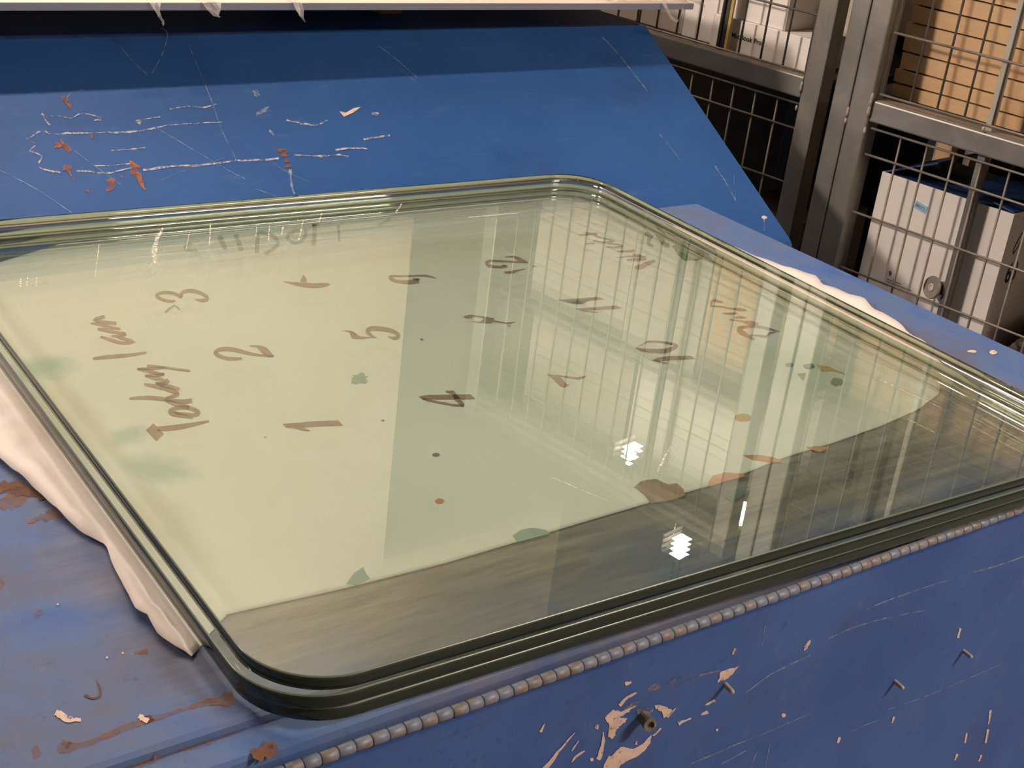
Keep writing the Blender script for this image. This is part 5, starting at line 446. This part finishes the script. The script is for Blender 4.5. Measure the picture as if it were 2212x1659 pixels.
# battens and the cream board lying on the slanted chest
TILT = R(0.49)
bx0, by0, _ = uvz(0.563, 1.80)
brd = thing('cream_board', 'long cream board with front edge coloured grey for shade and torn plastic wrap above the slanted lid', 'board', (bx0, by0, 0.2015), A2)
brd.rotation_euler = (0, TILT, A2)
bxo('panel', M['board'], brd, -1.75, 1.185, 0.0006, 0.66, .0012, .0105)
bxo('shaded_edge', M['board_edge_shade'], brd, -1.75, 1.186, -.0005, .0100, 0.0, .0100, .0006)  # front strip in the painted shade colour
for i, (uu, lb) in enumerate(((-0.3, 'left'), (1.25, 'right'))):
    x, y, _ = uvz(uu, 1.98)
    zt = 0.2015 - (uu - 0.563)*math.sin(TILT)
    b = thing('wooden_batten', 'short wooden batten under the %s end of the cream board' % lb, 'batten', (x, y, ZTOP), A2, 'battens under the cream board')
    bm = bmesh.new(); box(bm, -.022, .022, 0, .40, 0, zt - ZTOP - .0006, .002); obj('beam', bm, M['wood'], b)
def film_strip(name, label, pts, wid, seed, parent=None):
    rnd = random.Random(seed); V = []; F = []
    nW = 5
    for i, p in enumerate(pts):
        p = Vector(p)
        for k in range(nW):
            s = (k / (nW - 1) - .5) * wid[i]
            V.append((p.x + s + rnd.uniform(-.002, .002), p.y + .004*math.sin(k*2.1 + i) - .003, p.z + rnd.uniform(-.0015, .0015)))
    for i in range(len(pts) - 1):
        for k in range(nW - 1):
            a = i*nW + k; F.append((a, a+1, a+nW+1, a+nW))
    return raw(name, V, F, M['film'], parent)
def bpt(u, v, z): return Vector(uvz(u, v, z))
def zb(u): return 0.2015 - (u - 0.563)*math.sin(TILT)
def tuft(u, ln, label, seed, w0=.02):
    root = thing('plastic_scrap', label, 'plastic film', uvz(u, 1.797, zb(u) + .011), A2, 'torn plastic film on the cream board')
    film_strip('film', None, [(0, .05, .002), (0, .012, .0025), (0, -.003, .0012), (.001, -.006, -.008), (.004, -.007, -.016), (.008, -.006, -.016 - ln*.5), (.011, -.004, -.016 - ln)], [w0*2.2, w0*1.9, w0*1.5, w0*1.2, w0*.7, w0*.4, .002], seed, root)
    return root
tuft(0.763, .012, 'torn plastic shred hanging pointed below the cream board, leftmost of three', 3, .008)
tuft(0.975, .008, 'small crumpled plastic shred hanging below the middle of the cream board', 4, .007)
tuft(0.845, .0015, 'short rounded plastic scrap clinging to the cream board edge', 8, .016)
WRAP = (Matrix.Translation(brd.location) @ brd.rotation_euler.to_matrix().to_4x4()).inverted() @ Matrix.Translation(uvz(1.66, 1.797, zb(1.66) + .0115)) @ Matrix.Rotation(A2, 4, 'Z')
V = []; F = []
for i in range(13):
    for k in range(7):
        s = i / 12; V.append((-.10 + .215*s, -.004 + k*.035 + .004*math.sin(i*1.7 + k), .002 + .004*abs(math.sin(i*1.3 + k*.8)) - (max(0, s - .90)*.10)))
for i in range(12):
    for k in range(6):
        a = i*7 + k; F.append((a, a+1, a+8, a+7))
raw('plastic_wrap', [tuple(WRAP @ Vector(v)) for v in V], F, M['film'], brd)
loop = [(.010, .010, .012), (.016, -.008, -.006), (.026, -.010, -.020), (.040, -.008, -.028), (.050, -.006, -.030), (.060, -.002, -.016), (.070, .010, .004), (.078, .03, .016)]
V = []; F = []
for i, p in enumerate(loop):
    for s in (-1, 1): V.append((p[0] + s*.0026, p[1] + s*.001, p[2] + s*.002))
F = [(2*i, 2*i+1, 2*i+3, 2*i+2) for i in range(len(loop) - 1)]
raw('plastic_loop', [tuple(WRAP @ Vector(v)) for v in V], F, M['film'], brd)

# ------------------------------------------------------------------ cloth under the glass
GX0, GX1, GY0, GY1 = 0.3238, 1.2232, 0.6297, 1.5191
def resample(c, n):
    P = [Vector((a, b)) for a, b in c]; L = [0.0]
    for a, b in zip(P, P[1:]): L.append(L[-1] + (b - a).length)
    out = []
    for k in range(n + 1):
        t = L[-1]*k/n; i = 0
        while i < len(L) - 2 and L[i+1] < t: i += 1
        f = (t - L[i])/max(L[i+1] - L[i], 1e-9); out.append(P[i].lerp(P[i+1], f))
    return out
NU, NV = 90, 110
cF = resample(CLOTH['front'], NU); cB = resample(CLOTH['back'], NU); cL = resample(CLOTH['left'], NV); cR = resample(CLOTH['right'], NV)
V = []
for j in range(NV + 1):
    t = j/NV
    for i in range(NU + 1):
        s0 = i/NU; s = s0
        p = cF[i]*(1-t) + cB[i]*t + cL[j]*(1-s) + cR[j]*s - (cF[0]*(1-s)*(1-t) + cF[-1]*s*(1-t) + cB[0]*(1-s)*t + cB[-1]*s*t)
        V.append([p.x, p.y, .0016])
for j in range(NV + 1):
    for i in range(NU + 1):
        q = V[j*(NU+1) + i]; dl = (Vector(q[:2]) - cL[j]).length; dr = (Vector(q[:2]) - cR[j]).length
        out = max(0.0, min(1.0, (GX0 - .010 - q[0])/.012))
        if out > 0:
            hem = .0065*math.exp(-((dl - .007)/.0065)**2) + .0012
            wr = .0050*(noise.noise(Vector((q[0]*62, q[1]*44, 2.0))) + .30)
            near = math.exp(-((q[1] - .735)/.05)**2)
            q[2] += out*(hem*(1 + .9*near) + max(wr, -.0008)*(0.6 + 1.2*near))
        outr = max(0.0, min(1.0, (q[0] - GX1 - .004)/.010))
        if outr > 0: q[2] += outr*(.0025*math.exp(-(dr/.01)**2) + .002*(noise.noise(Vector((q[0]*50, q[1]*40, 5.0))) + .5))
F = [(j*(NU+1)+i, j*(NU+1)+i+1, (j+1)*(NU+1)+i+1, (j+1)*(NU+1)+i) for j in range(NV) for i in range(NU)]
cloth = raw('cotton_cloth', [tuple(v) for v in V], F, M['cloth'])
for p in cloth.data.polygons: p.use_smooth = True
tag(cloth, 'white cotton cloth with brown handwritten numbers lying under the glass', 'cloth')
md = cloth.modifiers.new('thickness', 'SOLIDIFY'); md.thickness = .0008; md.offset = -1
fC = lambda a, b: (a, b, .0020)
for k, sh in INK.items():
    o = marks('handwriting' if len(k) > 2 or k in ('am', 'I') else 'numeral', sh, M['p_ink'], fC, cloth)
    o['label'] = 'brown marker %s %s' % ('word' if o.name.startswith('hand') else 'number', k)
for sh in FAINTL: marks('faded_lettering', [sh], M['p_faded'], lambda a, b: (a, b, .00185), cloth)
for c, sh in PETALS: marks('printed_blot' if c != 'speck' else 'ink_speck', [sh], M['p_' + c], lambda a, b: (a, b, .0019), cloth)

# ------------------------------------------------------------------ three sheets of glass
def rounded(x0, x1, y0, y1, r, n=14):
    P = []
    for cx, cy, a0 in ((x1 - r, y1 - r, 0), (x0 + r, y1 - r, 90), (x0 + r, y0 + r, 180), (x1 - r, y0 + r, 270)):
        for k in range(n + 1):
            a = R(a0 + 90*k/n); P.append((cx + r*math.cos(a), cy + r*math.sin(a)))
    return P
def glass_sheet(label, x0, x1, y0, y1, z0, z1, rot):
    cx, cy = (x0 + x1)/2, (y0 + y1)/2; bm = bmesh.new(); ch_ = .0010
    rings = []
    for ins, z in ((ch_, z0), (0, z0 + ch_), (0, z1 - ch_), (ch_, z1)):
        rings.append([bm.verts.new((x - cx, y - cy, z - z0)) for x, y in rounded(x0 + ins, x1 - ins, y0 + ins, y1 - ins, .060 - ins)])
    n = len(rings[0])
    for q, (a, b) in enumerate(zip(rings, rings[1:])):
        for k in range(n):
            f = bm.faces.new((a[k], a[(k+1) % n], b[(k+1) % n], b[k])); f.material_index = 1 if q == 1 else 2; f.smooth = True
    f = bm.faces.new(rings[0]); f.material_index = 0
    f = bm.faces.new(rings[-1]); f.material_index = 0
    o = obj('glass_sheet', bm, [M['glass'], M['glass_edge'], M['glass_arris']])
    o.location = (cx, cy, z0); o.rotation_euler = (0, 0, R(rot))
    return tag(o, label, 'glass', 'stack of square glass sheets')
glass_sheet('lowest green-edged glass sheet of the stack, resting on the white cloth', GX0 - .0020, GX1 - .002, GY0 - .0010, GY1 - .002, .0030, .0141, 0.05)
glass_sheet('middle green-edged glass sheet of the stack, jutting out slightly at its left edge', GX0 - .0055, GX1 - .005, GY0 - .0022, GY1 - .004, .0144, .0255, -0.06)
top_sheet = glass_sheet('topmost green-edged glass sheet with rounded corners reflecting the cages', GX0, GX1, GY0, GY1, .0258, .0370, 0.0)

gs = noisy('glass_scratch', [(0.3, (0.75, 0.70, 0.60)), (0.7, (0.85, 0.80, 0.70))], 200, (0.4, 0.6)); broken(gs, 260, 0.42, 0.62)
for sh in GSCR: marks('surface_scratch', [sh], gs, lambda a, b: (a - (GX0 + GX1)/2, b - (GY0 + GY1)/2, .0114), top_sheet)

# ------------------------------------------------------------------ wire cages
TH = R(-79.65)
def wire_cage(label, P, d0, d1, depth, zt, posts, tubes, lowv, lowh, upv, uph, bars, shelfz):
    """local axes: x along the cage front, y into the cage, z up (world heights)"""
    t = thing('wire_cage', label, 'cage', (P[0], P[1], FZ), TH)
    Z = lambda z: z - FZ
    for a, b, n0 in posts:
        bm = bmesh.new(); box(bm, a, b, n0, n0 + (b - a), Z(FZ), Z(zt), .003); o = obj('post', bm, M['steel'], t)
    for a in (d0, d1 - .038):
        bxo('back_post', M['steel_dark'], t, a, a + .038, depth - .038, depth, Z(FZ), Z(zt), .003)
    for a, b, z0, z1 in tubes:
        bm = bmesh.new(); box(bm, a, b, -.012, .026, Z(z0), Z(z1), .003); o = obj('rail', bm, M['steel'], t)
        bxo('dust_layer', M['dust'], o, a + .002, b - .002, -.009, .024, Z(z1), Z(z1) + .0012)
    for x, z0, z1 in lowv + upv:
        rodo('mesh_wire', M['wire'], t, (x, 0, Z(z0)), (x, 0, Z(z1)), .0021, 8)
    for z, a, b in lowh + uph:
        rodo('mesh_wire', M['wire'], t, (a, -.0038, Z(z)), (b, -.0038, Z(z)), .0021, 8)
    for a, b, n0, n1, z0, z1, mm in bars:
        bxo('flat_bar', M[mm], t, a, b, n0, n1, Z(z0), Z(z1), .001)
    for z in shelfz:
        bxo('shelf_plate', M['steel_dark'], t, d0 + .005, d1 - .005, .028, depth - .04, Z(z), Z(z) + .006)
    bxo('dark_backing', M['steel_dark'], t, d0 + .02, d1 - .02, depth - .02, depth - .014, Z(FZ + .1), Z(zt))  # dark sheet added to make the cage interior look shaded
    bxo('bottom_plate', M['steel_dark'], t, d0 + .005, d1 - .005, .028, depth - .04, Z(FZ + .08), Z(FZ + .086))
    return t
PR_ = (1.8856, 1.5172); PL_ = (1.8474, 1.9499)
ZTL = 0.92
lv = [(-.05*k, -.62, .046) for k in range(0, 10)] + [(.05*k, -.62, .046) for k in range(1, 5)]
lh = [(.0459, -.50, .203)] + [(.0009 - .1*k, -.50, .203) for k in range(7)]
uv_ = [(-.005 + .0503*k, .100, ZTL - .03) for k in range(-9, 5)]
uh = [(.1015 + .1025*k, -.50, .203) for k in range(8)]
cageL = wire_cage('steel wire cage farther left, holding white cartons on its shelf', PL_, -.55, .241, .46, ZTL,
    [(.203, .241, -.012), (-.55, -.512, -.012)], [(-.512, .203, .058, .096), (-.512, .203, ZTL - .036, ZTL), (-.512, .203, -.68, -.642)],
    lv, lh, uv_, uh, [(-.012, .006, .004, .010, .09, ZTL - .03, 'steel_dark'), (.006, .0125, .005, .010, .099, .30, 'yellow'), (-.02, .0, .30, .32, -.6, .05, 'steel')], (.088, .36, .64))
lv = [(.05*k - .0, -.62, .052) for k in range(0, 13)]
lh = [(.0525, -.058, .62)] + [(.0071 - .1028*k, -.058, .62) for k in range(7)]
uv_ = [(-.053, .110, ZTL + .02)] + [(.001 + .05*k, .110, ZTL + .02) for k in range(0, 13)]
uh = [(.1113 + .103*k, -.055, .62) for k in range(8)]
cageR = wire_cage('steel wire cage nearer right, holding stacked brown cardboard and a white carton', PR_, -.137, .66, .46, ZTL + .05,
    [(-.137, -.102, -.016), (-.1005, -.0615, -.016), (.622, .66, -.016)], [(-.0615, .622, .064, .100), (-.0615, .622, ZTL + .012, ZTL + .05), (-.0615, .622, -.68, -.642)],
    lv, lh, uv_, uh, [(.138, .150, .004, .014, .100, ZTL + .02, 'bar_pale'), (.138, .152, .004, .022, -.64, .066, 'steel'), (.41, .424, .004, .014, .10, ZTL, 'bar_pale')], (.092,))
def cage_pt(P, d, n, z):
    return (P[0] + d*math.cos(TH) - n*math.sin(TH), P[1] + d*math.sin(TH) + n*math.cos(TH), z)
# weld beads at the joints
for cg, spots in ((cageR, [(-.062, .100, .03), (-.062, .082, .022), (-.0615, .048, .014), (-.0615, .106, .014), (-.1012, .070, .020), (-.1012, .055, .012), (.144, .106, .010)]), (cageL, [(.202, .078, .022), (.201, .040, .010)])):
    for d, z, l in spots:
        bm = bmesh.new(); bmesh.ops.create_icosphere(bm, subdivisions=2, radius=1.0)
        for v in bm.verts: v.co = Vector((v.co.x*.0028, v.co.y*.0028, v.co.z*l*.5)) * (1 + .35*noise.noise(v.co*3.1 + Vector((d*50, z*50, 0))))
        o = obj('weld_bead', bm, M['weld'], cg, smooth=True); o.location = (d, -.0165 if d < 0 else -.013, z - FZ)

# ------------------------------------------------------------------ goods in the cages
def carton(name, label, P, d0, d1, n0, n1, z0, z1, mt, group=None, cat='box', seam=True, rz=0.0):
    x, y, z = cage_pt(P, (d0 + d1)/2, (n0 + n1)/2, z0)
    t = thing(name, label, cat, (x, y, z), TH + rz, group); w_, h_, l_ = (d1 - d0)/2, z1 - z0, (n1 - n0)/2
    bm = bmesh.new(); box(bm, -w_, w_, -l_, l_, 0, h_, .0012); obj('body', bm, M[mt], t)
    if seam:
        bxo('lid_seam', M['ink_grey'], t, -w_ + .0012, w_ - .0012, -l_ - .0002, -l_ + .001, h_*.5, h_*.5 + .0006)
    return t
# left cage, shelf level (z .094 up)
mb = carton('white_carton', 'slim white carton with black lettering on the shelf of the left cage', PL_, -.045, .176, .0275, .2955, .0945, .1545, 'white_card', seam=False)
TXT = Matrix.Translation((-.0655 + .003, -.1345, .0265)) @ Matrix.Rotation(R(90), 4, 'X')
text_mesh('printed_lettering', 'MacBook Pro', .0128, M['ink_black'], TXT, mb)
carton('white_carton', 'white carton lying on top of the lettered slim carton', PL_, -.047, .112, .036, .29, .1548, .2150, 'white_card', seam=False)
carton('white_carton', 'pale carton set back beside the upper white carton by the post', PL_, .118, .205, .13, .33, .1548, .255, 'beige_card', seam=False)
carton('beige_carton', 'beige carton left of the lettered white carton behind the mesh', PL_, -.128, -.050, .045, .30, .0945, .222, 'white_card', seam=False)
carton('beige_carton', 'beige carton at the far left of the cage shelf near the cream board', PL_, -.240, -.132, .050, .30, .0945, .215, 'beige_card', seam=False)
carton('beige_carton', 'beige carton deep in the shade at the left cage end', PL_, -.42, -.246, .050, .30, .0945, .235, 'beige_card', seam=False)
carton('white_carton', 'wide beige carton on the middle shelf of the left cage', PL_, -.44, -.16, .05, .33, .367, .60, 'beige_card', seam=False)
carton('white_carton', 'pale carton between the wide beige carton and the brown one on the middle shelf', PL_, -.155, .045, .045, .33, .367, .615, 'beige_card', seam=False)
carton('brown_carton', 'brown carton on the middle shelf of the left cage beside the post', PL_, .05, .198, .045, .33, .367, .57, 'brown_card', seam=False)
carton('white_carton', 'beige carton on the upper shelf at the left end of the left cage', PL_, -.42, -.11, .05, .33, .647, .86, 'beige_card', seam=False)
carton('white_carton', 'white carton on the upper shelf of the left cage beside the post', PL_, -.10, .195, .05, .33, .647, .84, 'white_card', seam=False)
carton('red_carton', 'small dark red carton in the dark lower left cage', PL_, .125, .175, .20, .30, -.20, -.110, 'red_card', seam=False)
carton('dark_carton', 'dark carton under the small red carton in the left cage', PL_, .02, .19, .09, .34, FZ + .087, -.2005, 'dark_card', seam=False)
# right cage: pile of flat cartons
z = .0985; k = 0; rs = random.Random(4)
ORD = ['first', 'second', 'third', 'fourth', 'fifth', 'sixth', 'seventh', 'eighth', 'ninth', 'tenth', 'eleventh', 'twelfth', 'thirteenth', 'fourteenth', 'fifteenth', 'sixteenth', 'seventeenth', 'eighteenth', 'nineteenth', 'twentieth']
while z < .50:
    h = .0255 + rs.uniform(-.002, .004); dx = rs.uniform(-.004, .004)
    x, y, _ = cage_pt(PR_, .19 + dx, .215, z)
    t = thing('flat_carton', 'flattened brown carton, %s from the bottom of the pile in the right cage' % ORD[k], 'cardboard', (x, y, z), TH + R(rs.uniform(-.5, .5)), 'flattened cardboard cartons piled in the right cage')
    bm = bmesh.new(); nS = 14; nn = 0
    bot = []; top = []
    for i in range(nS + 1):
        xx = -.262 + .524*i/nS
        sag = -.0035*math.exp(-((xx + .262)/.05)**2)*(1 if k == 0 else 0.0) + .0010*noise.noise(Vector((xx*9, k*3.1, 0)))
        fr = -.150 + .0035*noise.noise(Vector((xx*14, k*5.7, 1.0)))
        bot.append((bm.verts.new((xx, fr + .0015, .0006 + max(0, -sag*.0))), bm.verts.new((xx, .15, .0006))))
        top.append((bm.verts.new((xx, fr, h - .0022 + sag*.4)), bm.verts.new((xx, .15, h - .0022))))
    for i in range(nS):
        a, b, c, d = bot[i], bot[i+1], top[i], top[i+1]
        bm.faces.new((a[0], b[0], d[0], c[0])); bm.faces.new((c[0], d[0], d[1], c[1])); bm.faces.new((a[1], c[1], d[1], b[1])); bm.faces.new((a[0], a[1], b[1], b[0]))
    bm.faces.new((bot[0][0], top[0][0], top[0][1], bot[0][1])); bm.faces.new((bot[-1][0], bot[-1][1], top[-1][1], top[-1][0]))
    o = obj('sheet_bundle', bm, M['brown_card'], t)
    z += h; k += 1
# white carton with navy flaps
CW0, CW1, CN0, CN1, CZ0, CZ1 = -.037, .213, .030, .235, -.30, -.022
x, y, _ = cage_pt(PR_, (CW0 + CW1)/2, (CN0 + CN1)/2, CZ0)
wc = thing('open_carton', 'open white carton with dark blue flaps behind the right cage mesh', 'box', (x, y, CZ0), TH)
hw, hl, hh, tk = (CW1 - CW0)/2, (CN1 - CN0)/2, CZ1 - CZ0, .0035
bxo('front_wall', M['white_card'], wc, -hw, hw, -hl, -hl + tk, 0, hh, .0006)
bxo('back_wall', M['white_card'], wc, -hw, hw, hl - tk, hl, 0, hh, .0006)
bxo('side_wall', M['white_card'], wc, -hw, -hw + tk, -hl + tk + .0003, hl - tk - .0003, 0, hh, .0006)
bxo('side_wall', M['white_card'], wc, hw - tk, hw, -hl + tk + .0003, hl - tk - .0003, 0, hh, .0006)
bxo('bottom', M['white_card'], wc, -hw + tk, hw - tk, -hl + tk, hl - tk, .0005, .004)
bxo('flap', M['navy_card'], wc, -hw + .004, hw - .004, -hl + .002, hl*.55, hh - .004, hh - .0015, M=Matrix.Translation((0, -hl, hh - .003)) @ Matrix.Rotation(R(-3), 4, 'X') @ Matrix.Translation((0, hl, -hh + .003)))
bxo('flap', M['navy_card'], wc, 0, .10, -hl + .006, hl - .006, -.0012, .0012, M=Matrix.Translation((hw - .004, 0, hh + .001)) @ Matrix.Rotation(R(9), 4, 'Y') @ Matrix.Rotation(R(180), 4, 'Z'))
bxo('flap', M['navy_card'], wc, 0, .10, -hl + .006, hl - .006, -.0012, .0012, M=Matrix.Translation((-hw + .003, 0, hh)) @ Matrix.Rotation(R(-24), 4, 'Y') @ Matrix.Rotation(R(0), 4, 'Z'))
stk = bxo('sticker', M['sticker'], wc, -.012, .012, -.0006, 0, -.0065, .0065)
stk.location = (.0495 - (CW0 + CW1)/2, -hl - .0001, -.060 - CZ0); stk.rotation_euler = (0, R(12), 0)
text_mesh('sticker_code', 'M072', .0085, M['ink_grey'], Matrix.Translation((-.0105, -.0008, -.003)) @ Matrix.Rotation(R(90), 4, 'X'), stk)
text_mesh('printed_mark', '9', .012, M['ink_black'], Matrix.Translation((.020 - (CW0 + CW1)/2, -hl - .0004, -.194 - CZ0)) @ Matrix.Rotation(R(90), 4, 'X'), wc)
for i, l in enumerate((.028, .050, .036)):
    V = []; F = []; xx = .020; rs2 = random.Random(i)
    while xx < .020 + l:
        ww = rs2.uniform(.002, .005); b = len(V)
        zc = -.202 - .0046*i - CZ0
        V += [(xx - (CW0 + CW1)/2, -hl - .0004, zc), (xx + ww - (CW0 + CW1)/2, -hl - .0004, zc), (xx + ww - (CW0 + CW1)/2, -hl - .0004, zc + .0018), (xx - (CW0 + CW1)/2, -hl - .0004, zc + .0018)]
        F.append((b, b+1, b+2, b+3)); xx += ww + .0012
    raw('fine_print', V, F, M['ink_grey'], wc)
text_mesh('scrawled_number', '63', .050, M['ink_black'], Matrix.Translation((hw + .0004, -hl + .030, hh - .125)) @ Matrix.Rotation(R(90), 4, 'Z') @ Matrix.Rotation(R(90), 4, 'X'), wc, .8)
V = []; F = []
for i in range(14):
    a = i/13*5.2; p = (hw + .0004, -hl + .05 + .018*math.cos(a), hh - .055 + .018*math.sin(a*1.3)); 
    V += [(p[0], p[1] - .0012, p[2] + .0012), (p[0], p[1] + .0012, p[2] - .0012)]
F = [(2*i, 2*i+1, 2*i+3, 2*i+2) for i in range(13)]
raw('scrawl', V, F, M['ink_black'], wc)
carton('white_carton', 'lower white carton under the open carton in the right cage', PR_, -.04, .21, .03, .30, FZ + .087, -.3005, 'white_card', seam=False)
# dark sheets beside it
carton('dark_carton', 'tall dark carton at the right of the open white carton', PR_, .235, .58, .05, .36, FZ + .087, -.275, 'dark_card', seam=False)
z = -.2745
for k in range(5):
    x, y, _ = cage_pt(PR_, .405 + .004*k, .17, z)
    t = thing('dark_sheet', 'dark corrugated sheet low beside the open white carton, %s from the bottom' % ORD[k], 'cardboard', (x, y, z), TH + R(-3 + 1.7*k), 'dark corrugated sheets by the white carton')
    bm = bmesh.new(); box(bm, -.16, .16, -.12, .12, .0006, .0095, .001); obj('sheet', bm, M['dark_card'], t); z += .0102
# stored timber off-cuts behind the post
for k, (d, n, h, c) in enumerate(((-.050, .27, .30, 'brown_card'), (-.010, .33, .26, 'brown_card'), (-.045, .375, .34, 'beige_card'))):
    carton('brown_carton', ['narrow brown carton standing behind the right cage post', 'brown carton standing behind the open white carton', 'beige carton at the back corner of the right cage'][k], PR_, d - .015, d + .015, n - .012, n + .012, -.28, -.28 + h, c, seam=False)
# round rubber pad fixed to the flat bar
x, y, _ = cage_pt(PR_, .120, .002, -.1765)
rp = thing('rubber_pad', 'round grey rubber pad with pale centre ring fixed beside the cage bar', 'pad', (x, y, -.1765), TH)
AX = Matrix.Rotation(R(90 - 14), 4, 'X') @ Matrix.Rotation(R(0), 4, 'Y')
AX = Matrix.Rotation(R(-24), 4, 'Z') @ Matrix.Rotation(R(82), 4, 'X')
bm = bmesh.new(); lathe(bm, [(.0185, -.003), (.0200, 0.0), (.0192, .0030), (.0120, .0022), (.0085, .0020)], 32, AX); obj('disc', bm, M['rubber'], rp, smooth=False)
bm = bmesh.new(); lathe(bm, [(.0066, .0015), (.0066, .0034), (.0040, .0038), (.0036, .0024)], 24, AX); obj('centre_ring', bm, M['rubber_pale'], rp)
bm = bmesh.new(); lathe(bm, [(.0105, -.0170), (.0125, -.0150), (.0125, -.0060), (.0100, -.0030)], 24, AX); obj('back_knob', bm, M['rubber_dark'], rp)
bxo('mounting_tab', M['steel_dark'], rp, .004, .0185, .010, .013, -.006, .006)
